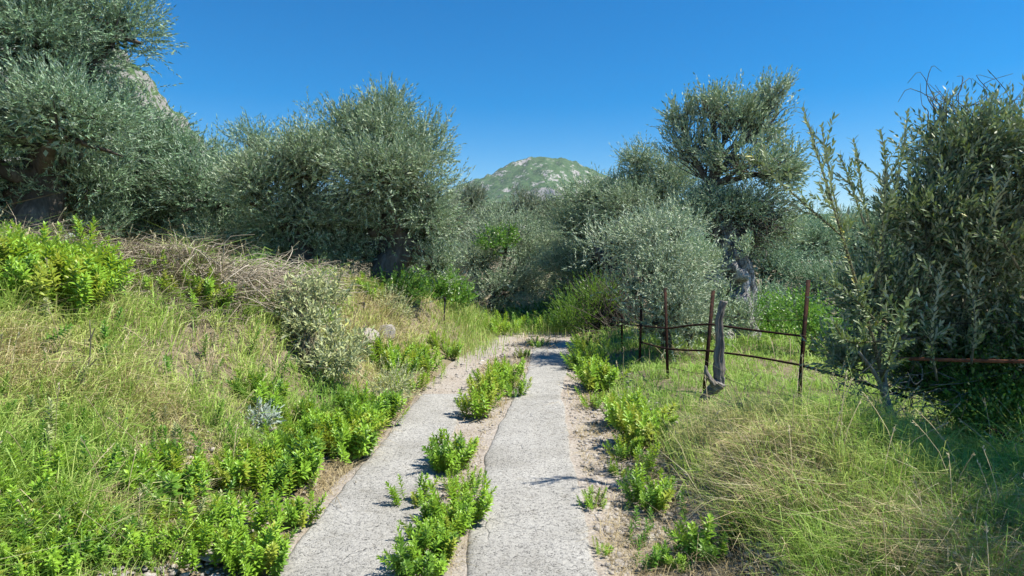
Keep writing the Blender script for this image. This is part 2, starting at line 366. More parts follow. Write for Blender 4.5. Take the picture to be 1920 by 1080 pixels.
def concrete_mat():
    m, t = mat('broomed_concrete')
    tc = N_(t, 'ShaderNodeTexCoord')
    n1 = N_(t, 'ShaderNodeTexNoise', Scale=1.7, Detail=7, Roughness=.6); t.links.new(tc.outputs['Object'], n1.inputs['Vector'])
    n2 = N_(t, 'ShaderNodeTexNoise', Scale=48, Detail=6, Roughness=.72, Distortion=1.5); t.links.new(tc.outputs['Object'], n2.inputs['Vector'])
    n3 = N_(t, 'ShaderNodeTexNoise', Scale=11, Detail=6, Roughness=.65, Distortion=.5); t.links.new(tc.outputs['Object'], n3.inputs['Vector'])
    c1 = ramp(t, n1.outputs[0], [(.3, (.32, .31, .28)), (.5, (.41, .40, .37)), (.7, (.47, .46, .43))])
    sp = ramp(t, n2.outputs[0], [(.38, (.12, .12, .12)), (.46, (.78, .78, .78)), (.58, (1.12, 1.11, 1.08))])
    mm = t.nodes.new('ShaderNodeMix'); mm.data_type = 'RGBA'; mm.blend_type = 'MULTIPLY'; mm.inputs[0].default_value = .95
    t.links.new(c1, mm.inputs[6]); t.links.new(sp, mm.inputs[7])
    st = ramp(t, n3.outputs[0], [(.30, (.72, .70, .66)), (.46, (1, 1, 1))])
    m2 = t.nodes.new('ShaderNodeMix'); m2.data_type = 'RGBA'; m2.blend_type = 'MULTIPLY'; m2.inputs[0].default_value = .7
    t.links.new(mm.outputs[2], m2.inputs[6]); t.links.new(st, m2.inputs[7])
    # hairline cracks, and soil trodden in from the edges
    wv = N_(t, 'ShaderNodeTexNoise', Scale=3, Detail=5); t.links.new(tc.outputs['Object'], wv.inputs['Vector'])
    va = t.nodes.new('ShaderNodeVectorMath'); va.operation = 'MULTIPLY_ADD'; va.inputs[1].default_value = (.5, .5, .5)
    t.links.new(wv.outputs['Color'], va.inputs[0]); t.links.new(tc.outputs['Object'], va.inputs[2])
    vo = N_(t, 'ShaderNodeTexVoronoi', Scale=.75); vo.feature = 'DISTANCE_TO_EDGE'; t.links.new(va.outputs[0], vo.inputs['Vector'])
    ck = ramp(t, vo.outputs['Distance'], [(.0, (1, 1, 1)), (.004, (1, 1, 1)), (.009, (0, 0, 0))])
    ck = mth(t, 'MULTIPLY', ck, ramp(t, n1.outputs[0], [(.48, (0, 0, 0)), (.56, (1, 1, 1))]))
    cc = mixc(t, mth(t, 'MULTIPLY', ck, .15), m2.outputs[2], (.10, .09, .075))
    ed = N_(t, 'ShaderNodeAttribute'); ed.attribute_name = 'v'
    ef = mth(t, 'ADD', ed.outputs['Fac'], mth(t, 'MULTIPLY', mth(t, 'SUBTRACT', n3.outputs[0], .5), 1.3))
    ef = ramp(t, ef, [(.55, (0, 0, 0)), (.95, (1, 1, 1))])
    dn = ramp(t, n2.outputs[0], [(.35, (.20, .15, .11)), (.6, (.48, .41, .33))])
    cc = mixc(t, mth(t, 'MULTIPLY', ef, .8), cc, dn)
    hh = mth(t, 'SUBTRACT', mth(t, 'ADD', n2.outputs[0], mth(t, 'MULTIPLY', n3.outputs[0], .8)), ck)
    b = N_(t, 'ShaderNodeBump', Strength=.75, Distance=.012); t.links.new(hh, b.inputs['Height'])
    p = N_(t, 'ShaderNodeBsdfPrincipled', Roughness=.9); p.inputs['Specular IOR Level'].default_value = .2
    t.links.new(cc, p.inputs['Base Color']); t.links.new(b.outputs[0], p.inputs['Normal'])
    o = N_(t, 'ShaderNodeOutputMaterial'); t.links.new(p.outputs[0], o.inputs[0]); return m
def hill_mat(name, sc, green, green2, rock, thr, rock_amt):
    m, t = mat(name)
    tc = N_(t, 'ShaderNodeTexCoord'); g = N_(t, 'ShaderNodeNewGeometry')
    n1 = N_(t, 'ShaderNodeTexNoise', Scale=sc, Detail=9, Roughness=.7); t.links.new(tc.outputs['Object'], n1.inputs['Vector'])
    n2 = N_(t, 'ShaderNodeTexNoise', Scale=sc * 6, Detail=6, Roughness=.75); t.links.new(tc.outputs['Object'], n2.inputs['Vector'])
    sx = N_(t, 'ShaderNodeSeparateXYZ'); t.links.new(g.outputs['Normal'], sx.inputs[0])
    gr = mixc(t, ramp(t, n2.outputs[0], [(.4, (0, 0, 0)), (.6, (1, 1, 1))]), green, green2)
    rk = mixc(t, n2.outputs[0], tuple(c * .55 for c in rock), tuple(min(1, c * 1.25) for c in rock))
    f = mth(t, 'ADD', mth(t, 'SUBTRACT', thr, sx.outputs[2]), mth(t, 'MULTIPLY', mth(t, 'SUBTRACT', n1.outputs[0], .5), rock_amt))
    f = mth(t, 'ADD', f, mth(t, 'MULTIPLY', mth(t, 'SUBTRACT', n2.outputs[0], .5), rock_amt * .6))
    fr = ramp(t, f, [(.0, (0, 0, 0)), (.10, (1, 1, 1))])
    c = mixc(t, fr, gr, rk)
    b = N_(t, 'ShaderNodeBump', Strength=.9, Distance=1.0 / sc * .06); t.links.new(n2.outputs[0], b.inputs['Height'])
    p = N_(t, 'ShaderNodeBsdfPrincipled', Roughness=.95); p.inputs['Specular IOR Level'].default_value = .05
    t.links.new(c, p.inputs['Base Color']); t.links.new(b.outputs[0], p.inputs['Normal'])
    o = N_(t, 'ShaderNodeOutputMaterial'); t.links.new(p.outputs[0], o.inputs[0]); return m

SOIL = ground_mat(); DIRT = dirt_mat(); CONC = concrete_mat()

# ------------------------------------------------------------------ ground, path, hills
def grid_mesh(name, xs, ys, hf, m, lift=0.0, smooth=True):
    X, Y = np.meshgrid(xs, ys, indexing='ij')
    V = np.stack([X, Y, hf(X, Y) + lift], -1).reshape(-1, 3)
    nx, ny = len(xs), len(ys)
    i = np.arange(nx - 1)[:, None] * ny; j = np.arange(ny - 1)[None, :]
    Q = np.stack([i + j, i + ny + j, i + ny + j + 1, i + j + 1], -1).reshape(-1, 4)
    return mesh_np(name, V, Q, m, smooth=smooth)
gx = np.concatenate([-np.geomspace(2600, 8.2, 40), np.arange(-8, 6.01, .11), np.geomspace(6.2, 2600, 40)])
gy = np.concatenate([-np.geomspace(400, 2.2, 14), np.arange(-2, 15.01, .11), np.geomspace(15.3, 3000, 45)])
def Hg(x, y):                     # the ground sheet lies a little lower under the path
    inn = sstep(x, left_edge(y) - .02, left_edge(y) + .06) * (1 - sstep(x, right_edge(y) - .06, right_edge(y) + .02)) * (1 - sstep(y, 14.5, 16))
    return H(x, y) - .05 * inn
tag(obj('ground', grid_mesh('ground', gx, gy, Hg, SOIL)), kind='structure')

# dirt bed of the track, with the concrete slabs as its pieces
ys = np.arange(1.0, 15.6, .1); us = np.linspace(0, 1, 34)
Y, U = np.meshgrid(ys, us, indexing='ij')
wob = .07 * fbm(Y * 1.6, Y * 0 + 3.3, 31); wob2 = .07 * fbm(Y * 1.6, Y * 0 + 8.1, 37)
Xl = left_edge(Y) - .10 + wob; Xr = right_edge(Y) + .62 * (1 - sstep(Y, 7, 9)) + .18 + 2.2 * wob2
X = Xl + (Xr - Xl) * U
Z = H(X, Y) + .010 + .012 * fbm(X * 6, Y * 6, 77, 3) * np.minimum(1, 4 * np.minimum(U, 1 - U)) - .03 * (np.abs(U - .5) > .499)
i = np.arange(len(ys) - 1)[:, None] * len(us); j = np.arange(len(us) - 1)[None, :]
Q = np.stack([i + j, i + j + 1, i + len(us) + j + 1, i + len(us) + j], -1).reshape(-1, 4)
path = tag(obj('path', mesh_np('path', np.stack([X, Y, Z], -1).reshape(-1, 3), Q, DIRT, smooth=True)), kind='structure')

def slab(y0, y1, fl, fr, seed, top=.024, endw=.03):
    """a cast strip of concrete with broken edges between two x(y) lines"""
    ys = np.arange(y0, y1 + .001, .05); us = np.array([0, .012, .04, .1, .2, .3, .4, .5, .6, .7, .8, .9, .96, .988, 1.])
    Y, U = np.meshgrid(ys, us, indexing='ij')
    l = fl(Y) + .030 * fbm(Y * 2.5, Y * 0 + seed, seed) + .012 * fbm(Y * 14, Y * 0 + seed, seed + 2)
    r = fr(Y) + .035 * fbm(Y * 2.2, Y * 0 + seed + 5, seed + 3) + .014 * fbm(Y * 13, Y * 0 + seed, seed + 5)
    X = l + (r - l) * U
    Yw = Y + endw * fbm(X * 3, X * 0 + seed, seed + 7) * ((Y - y0) / (y1 - y0) * 2 - 1)
    Z = H(X, Yw) + top + .006 * fbm(X * 2, Yw * 2, 51, 3)
    drop = np.where((U <= 0) | (U >= 1), .05, np.where((U < .02) | (U > .98), .008, 0))
    dy = np.zeros_like(Y); dy[0] = .05; dy[-1] = .05
    Z = Z - np.maximum(drop, dy)
    i = np.arange(len(ys) - 1)[:, None] * len(us); j = np.arange(len(us) - 1)[None, :]
    Q = np.stack([i + j, i + j + 1, i + len(us) + j + 1, i + len(us) + j], -1).reshape(-1, 4)
    ev = np.exp(-np.minimum(U, 1 - U) / .045) * .9 + .9 * np.exp(-np.minimum(Y - y0, y1 - Y) / .08)
    return mesh_np('slab', np.stack([X, Yw, Z], -1).reshape(-1, 3), Q, CONC, {'v': np.clip(ev, 0, 1).ravel()}, smooth=False)
for (a, b, fl, fr, s) in [(1.2, 7.45, left_edge, gap_l, 1),
                          (1.2, 9.35, gap_r, right_edge, 4), (9.37, 11.9, gap_r, lambda y: right_edge(y) - .02, 5)]:
    obj('slab', slab(a, b, fl, fr, s), path)

def ridge(pts, D):
    px = np.array([p[0] for p in pts], float); py = np.array([p[1] for p in pts], float)
    return lambda x: np.interp(x, (px - 960) / F * D, (480 - py) / F * D + CZ)
MOUNT = hill_mat('mountain_scrub', .03, (.045, .10, .045), (.10, .155, .07), (.42, .40, .38), .70, 1.8)
rm = ridge([(300, 470), (560, 455), (700, 425), (800, 376), (860, 340), (900, 320), (940, 303), (985, 289), (1015, 287), (1050, 287), (1080, 296), (1120, 312), (1200, 350), (1320, 372), (1480, 398), (1600, 410), (1900, 420), (2300, 430)], 1500)
def mountain(x, y):
    u = x * 1500 / np.maximum(y, 300)
    t = np.clip((y - 800) / 700, 0, 1.0)
    back = np.clip((y - 1500) / 900, 0, 1)
    w = .5 * fbm(x * .006, y * .006, 4) + .3 * fbm(x * .02, y * .02, 6)
    f = t ** 1.15
    st = np.floor(f * 5 + w) / 5; fr = (f * 5 + w) % 1.0
    terr = st + sstep(fr, .55, .92) / 5
    k = .28 * sstep(fbm(x * .008 + 3, y * .008, 8), -.15, .3)
    f2 = f * (1 - k) + terr * k
    h = rm(u) * f2 * (1 - back)
    h += (15 * fbm(x * .015, y * .012, 12, 6) - 16 * np.abs(fbm(x * .02, y * .009, 15, 5))) * np.minimum(1, t * 3) * (1 - sstep(t, .93, 1)*.6)
    h += (4 * fbm(x * .07, y * .05, 19, 4) - 5 * np.abs(fbm(x * .09, y * .03, 23, 4))) * np.minimum(1, t * 3)
    # the bare cliff under the summit
    c0 = 1.0 * np.exp(-((u - 95) / 75) ** 2)
    h += c0 * 30 * (sstep(y + 14 * fbm(x * .03, y * .004, 61, 3) + (u - 60) * .35, 1195, 1215) - .25) * (1 - sstep(y, 1260, 1500))
    c1 = np.exp(-((u + 75) / 30) ** 2)
    h += c1 * 22 * (sstep(y + 10 * fbm(x * .04, 0 * y, 62, 3), 1095, 1108)) * (1 - sstep(y, 1110, 1250))
    return h - 12
tag(obj('mountain', grid_mesh('mountain', np.linspace(-560, 900, 330), np.concatenate([np.linspace(800, 1560, 210), np.linspace(1580, 2450, 16)]), mountain, MOUNT, smooth=False)), kind='structure')

HILL = hill_mat('rocky_hillside', .16, (.05, .10, .035), (.10, .15, .06), (.30, .285, .265), .60, 1.9)
rl = ridge([(-1500, -900), (-600, -560), (-200, -360), (60, -120), (180, 10), (262, 95), (300, 150), (335, 195), (382, 236), (420, 290), (470, 345), (560, 410), (660, 460), (760, 482)], 260)
def lefthill(x, y):
    u = x * 260 / np.maximum(y, 60)
    t = np.clip((y - 70) / 190, 0, 1); back = np.clip((y - 260) / 200, 0, 1)
    h = rl(u) * t ** 1.1 * (1 - back)
    h += (5 * fbm(x * .05, y * .05, 41, 6) - 7 * np.abs(fbm(x * .14, y * .07, 43, 6))) * np.minimum(1, t * 3)
    s = h / 9 + .6 * fbm(x * .06, y * .06, 47); fr = s % 1.0
    h += (sstep(fr, .5, .9) - fr) * 4.5 * t
    return h - 3
tag(obj('rocky_hill', grid_mesh('rocky_hill', np.linspace(-230, -30, 230), np.concatenate([np.linspace(90, 275, 150), np.linspace(279, 460, 10)]), lefthill, HILL, smooth=False)), kind='structure')
RH = hill_mat('wooded_hill', .05, (.05, .10, .035), (.09, .15, .055), (.34, .34, .30), .45, .5)
rr = ridge([(1150, 470), (1300, 440), (1420, 415), (1500, 398), (1560, 392), (1700, 385), (1900, 370), (2300, 350)], 500)
tag(obj('wooded_hill', grid_mesh('wooded_hill', np.linspace(60, 900, 90), np.linspace(180, 900, 60),
    lambda x, y: rr(x * 500 / np.maximum(y, 100)) * np.clip((y - 180) / 320, 0, 1) * (1 - np.clip((y - 500) / 400, 0, 1)) + 3 * fbm(x * .03, y * .03, 55) - 3, RH, smooth=False)), kind='structure')

# ------------------------------------------------------------------ olive trees
def crown_pts(lobes, sub_r, dens=1.0, back_keep=.45):
    """clump centres on the surface of overlapping ellipsoid lobes"""
    C = []; 
    lobes = [(c, np.maximum(np.array(r) - .27, .14)) for c, r in lobes]
    for k, (c, r) in enumerate(lobes):
        area = 4 * math.pi * ((r[0] * r[1]) ** 1.6 / 3 + (r[0] * r[2]) ** 1.6 / 3 + (r[1] * r[2]) ** 1.6 / 3) ** (1 / 1.6)
        n = int(area / (sub_r * sub_r * 1.9) * dens) + 4
        d = rnd_unit(n); p = c + d * r * R.uniform(.42, 1.14, (n, 1))
        tocam = nrm(np.array([0, 0, CZ]) - c)
        keep = (d @ tocam > -.25) | (R.random(n) < back_keep)
        keep &= ~((d[:, 2] < -.75))
        for kk, (c2, r2) in enumerate(lobes):
            if kk != k: keep &= (np.sum(((p - c2) / np.array(r2)) ** 2, 1) > .45)
        for q, dd in zip(p[keep], d[keep]): C.append((q, dd, c))
    return C

def olive(name, label, base, top, lobes, trunk_r=.22, sub_r=.46, sprig_n=34, nl=12, leaf=(.065, .016), m=OLIVE, bark=None, tint=.5,
          group='olive trees in the grove', dens=1.0, trunk=None, sprig_len=(.16, .38), twig=.003, fold='tri', extra=None, up=.8, fill=1.0, inner=.22):
    bark = bark or BARK
    root = empty(name, base, label, 'tree', group); off = np.array(base, float)
    tr = Acc(); br = Acc(); cr = Acc()
    base = np.array(base, float); top = np.array(top, float)
    mid = (base + top) / 2 + R.normal(0, .12, 3)
    tp = spline([base - [0, 0, .25], base * .75 + top * .25 + R.normal(0, .06, 3), mid, top], 14) if trunk is None else spline(trunk, 18)
    V, Q = tube(tp, np.interp(np.linspace(0, 1, len(tp)), [0, .12, .5, 1], [1.5, 1.1, .9, .6]) * trunk_r, 12, True, .35, int(abs(base[0] * 37)) % 97)
    tr.add(V, tri(Q), .5)
    CP = crown_pts(lobes, sub_r, dens)
    lim = {}
    for (q, dd, c) in CP:
        key = tuple(np.round(c, 3))
        if key not in lim:
            lim[key] = 1
            s = tp[int(len(tp) * R.uniform(.65, .99))]
            P = spline([s, s * .5 + c * .5 + [0, 0, -.1] + R.normal(0, .12, 3), c], 9)
            V, Q = tube(P, np.linspace(trunk_r * .5, trunk_r * .18, 9), 6, False, .2, 3); br.add(V, tri(Q), .5)
        if R.random() < .75:
            P = spline([c + R.normal(0, .1, 3), c * .45 + q * .55 + R.normal(0, .1, 3) - [0, 0, .08], q], 6)
            V, Q = tube(P, np.linspace(trunk_r * .12 + .008, .006, 6), 4, False); br.add(V, tri(Q), .5)
    # leaf sprigs, all at once
    nc = len(CP)
    Qs = np.array([a[0] for a in CP]); Ds = np.array([a[1] for a in CP])
    cnt = np.maximum(4, (sprig_n * 2.38 * R.uniform(.5, 1.3, nc)).astype(int))
    idx = np.repeat(np.arange(nc), cnt); n = len(idx)
    sr = sub_r * R.uniform(.7, 1.25, nc)
    off_ = rnd_unit(n) * (R.random(n) ** .45)[:, None] * sr[idx][:, None] * np.array([1.05, 1.05, .8])
    fl_ = (off_[:, 2] < 0) & (R.random(n) < .62); off_[fl_, 2] *= -1
    O = Qs[idx] + off_ - Ds[idx] * .06
    inn = R.random(n) < inner
    O[inn] -= Ds[idx][inn] * R.uniform(.2, .9, (inn.sum(), 1)) * sub_r * 1.6
    A = nrm(off_) * .75 + Ds[idx] * .55 + np.array([0, 0, .28]) + R.normal(0, .45, (n, 3))
    Ls = R.uniform(*sprig_len, n) * np.where(R.random(n) < .05, 1.35, 1)
    cl_t = tint + R.normal(0, .14, nc)
    sprigs(cr, O, A, Ls, nl, leaf[0] * .88, leaf[1] * .92, cl_t[idx], fold=fold, twig=twig, up=up)
    for (c, rr2) in lobes:  # larger inner leaves, coloured dark to put shade into the crown gaps
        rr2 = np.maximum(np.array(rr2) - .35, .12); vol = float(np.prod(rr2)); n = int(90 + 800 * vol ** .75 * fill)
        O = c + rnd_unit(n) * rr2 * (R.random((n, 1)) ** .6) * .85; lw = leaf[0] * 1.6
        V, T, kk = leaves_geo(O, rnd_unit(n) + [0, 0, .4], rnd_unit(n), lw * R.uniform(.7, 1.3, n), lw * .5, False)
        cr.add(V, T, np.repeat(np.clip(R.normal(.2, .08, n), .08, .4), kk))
    obj('trunk', tr.mesh('trunk', bark, off, True), root)
    obj('limbs', br.mesh('limbs', BARK, off, True), root)
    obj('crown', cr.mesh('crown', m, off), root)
    return root
def lobe(px, py, d, wpx, hpx, dz=None):
    a, b = wpx / 2 / ppm(d), hpx / 2 / ppm(d)
    return (at(px, py, d), (a, dz or (a + b) / 2, b))
def gp(px, d):
    x = (px - 960) / F * d; return np.array([x, d, float(H(x, d))])

TREES = [
 dict(name='olive_tree', label='huge dark olive tree towering over the bank and cut by the upper left picture corner', b=(60, 9.3), top=(80, 250),
      lobes=[(60, 70, 9.3, 330, 330), (215, 60, 9.6, 160, 170), (120, 235, 8.7, 320, 220), (-60, 230, 8.8, 260, 420), (20, 365, 9.6, 260, 130), (205, 210, 10, 120, 170), (-120, -60, 9.5, 320, 300), (160, 350, 10, 200, 150), (40, 435, 10, 240, 120), (170, 435, 10.4, 200, 120), (-90, 420, 9.8, 200, 140)],
      r=.34, m=OLIVE_BLUE, tint=.48, n=42, leaf=(.085, .025)),
 dict(name='olive_tree', label='olive tree below the rocky slope, between the huge dark olive and the broad rounded one', b=(330, 11.5), top=(330, 330),
      lobes=[(262, 325, 11.5, 190, 180), (340, 335, 11, 130, 120), (400, 370, 11, 160, 170), (285, 262, 11.7, 110, 110), (345, 290, 11.4, 90, 80), (290, 400, 11.6, 250, 130), (400, 435, 11.5, 170, 110), (280, 455, 11.7, 210, 100), (370, 475, 11.5, 170, 90)],
      r=.25, m=OLIVE_BLUE, tint=.54, n=38, leaf=(.09, .028)),
 dict(name='olive_tree', label='small olive crown with two blunt tops in the dip left of the broad rounded olives', b=(455, 14.5), top=(460, 330),
      lobes=[(400, 290, 15, 60, 70), (480, 272, 14.5, 100, 100), (440, 330, 14, 150, 130)], r=.2, m=OLIVE_BLUE, tint=.5, n=30, leaf=(.085, .024)),
 dict(name='olive_tree', label='broad rounded olive tree behind the dry brush pile on the left bank', b=(560, 10.8), top=(560, 400),
      lobes=[(560, 325, 10.2, 230, 160), (480, 360, 10.1, 150, 130), (590, 395, 10.7, 230, 190), (520, 445, 11, 190, 120), (430, 460, 11, 130, 90), (620, 300, 11, 150, 110), (560, 480, 11.2, 190, 80)],
      r=.26, m=OLIVE, tint=.6, n=46, leaf=(.082, .025)),
 dict(name='olive_tree', label='tall dense olive tree with a pointed top, left of the distant mountain', b=(720, 10.6), top=(725, 400),
      lobes=[(715, 270, 10.3, 150, 130), (650, 258, 10.8, 120, 110), (720, 335, 10.0, 230, 150), (790, 380, 10.5, 130, 190), (700, 420, 10.9, 230, 150), (800, 440, 10.9, 120, 140), (640, 465, 11, 170, 100), (726, 222, 10.8, 44, 60), (790, 285, 10.9, 90, 120), (755, 300, 10.7, 120, 110), (740, 490, 11.2, 210, 80), (820, 500, 10.8, 80, 70)],
      r=.27, m=OLIVE, tint=.54, n=46, leaf=(.082, .025)),
 dict(name='olive_tree', label='pale rounded olive tree closing the end of the track, a green climber in its top', b=(930, 17), top=(935, 520),
      lobes=[(950, 438, 17.5, 150, 100), (1020, 470, 17.5, 100, 110), (898, 490, 17, 130, 130), (985, 500, 17, 110, 120), (940, 540, 16.4, 150, 110), (885, 565, 16.6, 80, 90), (1000, 545, 17, 70, 100), (940, 585, 16.2, 110, 60), (995, 590, 16, 80, 50)],
      r=.2, m=OLIVE, tint=.85, n=34, leaf=(.085, .024)),
 dict(name='olive_tree', label='dull grey-green olive tree below the left foot of the distant mountain', b=(890, 26), top=(890, 440),
      lobes=[(880, 388, 26, 80, 90), (920, 415, 26, 90, 80), (868, 430, 25, 70, 90)], r=.2, m=OLIVE_DULL, tint=.45, n=26, leaf=(.12, .036)),
 dict(name='olive_tree', label='dull brownish olive tree right below the distant mountain, above the pale rounded one', b=(985, 25), top=(985, 440),
      lobes=[(985, 395, 25, 90, 70), (950, 410, 25.5, 80, 70), (1025, 410, 24.5, 90, 90), (1065, 400, 24, 70, 80), (1010, 460, 24, 90, 80)], r=.2, m=OLIVE_DULL, tint=.45, n=26, leaf=(.12, .036)),
 dict(name='olive_tree', label='wide open olive tree leaning over the right side of the track on dark stems', b=(1165, 14.4), top=(1120, 470),
      lobes=[(1200, 340, 14.9, 130, 120), (1130, 370, 15.1, 150, 90), (1250, 370, 14.5, 110, 130), (1078, 420, 15.5, 130, 120), (1140, 440, 15.1, 180, 110), (1072, 490, 15.7, 130, 90), (1105, 520, 15.5, 130, 70), (1200, 305, 14.9, 90, 80), (1190, 400, 14.1, 150, 110), (1260, 330, 14.7, 90, 80)],
      r=.2, m=OLIVE, tint=.62, n=40, leaf=(.082, .025)),
 dict(name='olive_tree', label='silvery bushy young olive behind the fence, left of the gnarled white trunk', b=(1245, 9.6), top=(1240, 560),
      lobes=[(1215, 450, 9.7, 130, 110), (1270, 440, 9.9, 90, 110), (1240, 510, 9.4, 190, 120), (1190, 540, 9.5, 100, 120), (1250, 580, 9.2, 170, 110), (1288, 515, 9.6, 70, 130), (1215, 610, 9.3, 110, 80), (1290, 622, 9.4, 90, 60), (1150, 470, 9.9, 70, 110)],
      r=.09, m=OLIVE, tint=.88, n=42, leaf=(.072, .021)),
 dict(name='olive_tree', label='grey-green olive tree in the background between the gnarled trunk and the last fence post', b=(1450, 16), top=(1450, 520),
      lobes=[(1440, 500, 16, 150, 150), (1520, 460, 17, 150, 150), (1470, 440, 17, 110, 100), (1470, 580, 15, 150, 90), (1540, 540, 15, 130, 120), (1420, 570, 14, 100, 100), (1500, 620, 13.6, 130, 80)], r=.15, m=OLIVE_BLUE, tint=.68, n=30, leaf=(.09, .025)),
 dict(name='olive_tree', label='grey-green olive tree far behind the near right hand olive shoots', b=(1640, 18), top=(1640, 500),
      lobes=[(1600, 460, 18, 150, 120), (1700, 430, 18, 170, 130), (1660, 520, 17, 200, 130), (1820, 450, 17, 200, 160)], r=.15, m=OLIVE_BLUE, tint=.6, n=22, leaf=(.1, .028)),
 dict(name='olive_tree', label='dim olive tree low behind the green shrub and the iron stake', b=(800, 22), top=(800, 500),
      lobes=[(790, 520, 22, 110, 80), (740, 530, 20, 110, 80), (845, 510, 21, 90, 110), (850, 560, 19, 90, 60)], r=.15, m=OLIVE_DULL, tint=.35, n=22, leaf=(.11, .035)),
 dict(name='olive_tree', label='small grey olive under the wide open leaning crown at the track end', b=(1080, 15), top=(1080, 560),
      lobes=[(1070, 560, 15.4, 90, 70), (1110, 510, 15, 120, 100), (1030, 590, 16, 60, 50)], r=.12, m=OLIVE, tint=.45, n=24, leaf=(.09, .028)),
 dict(name='olive_tree', label='grey olive seen low between the silvery young olive and the ancient trunk', b=(1330, 15), top=(1330, 560),
      lobes=[(1330, 560, 15, 130, 140), (1380, 600, 14.5, 120, 90), (1290, 600, 14.5, 100, 90)], r=.12, m=OLIVE, tint=.55, n=24, leaf=(.09, .028)),
 dict(name='olive_tree', label='grey olive standing behind the dense side of the near olive at the right edge', b=(1950, 14), top=(1950, 500),
      lobes=[(1900, 480, 14, 260, 240), (2100, 440, 14, 280, 260), (2350, 460, 13, 300, 260)], r=.2, m=OLIVE_BLUE, tint=.55, n=16, leaf=(.11, .034)),
 dict(name='olive_tree', label='shaded olive tree filling the gap behind the tall pointed olive and the pale rounded one', b=(830, 20), top=(835, 480),
      lobes=[(850, 420, 20, 70, 110), (1045, 470, 19, 90, 110), (1060, 540, 17, 90, 100)], r=.15, m=OLIVE_DULL, tint=.5, n=24, leaf=(.1, .03)),
]
for T in TREES:
    base = gp(*T['b']); top = at(*T['top'], T['b'][1])
    olive(T['name'], T['label'], base, top, [lobe(*l) for l in T['lobes']], T['r'], m=T['m'], fill=T.get('fill', 1), dens=T.get('dens', 1.12), tint=T['tint'], sprig_n=T['n'], leaf=T['leaf'],
          sub_r=T.get('sub', .46), nl=12)

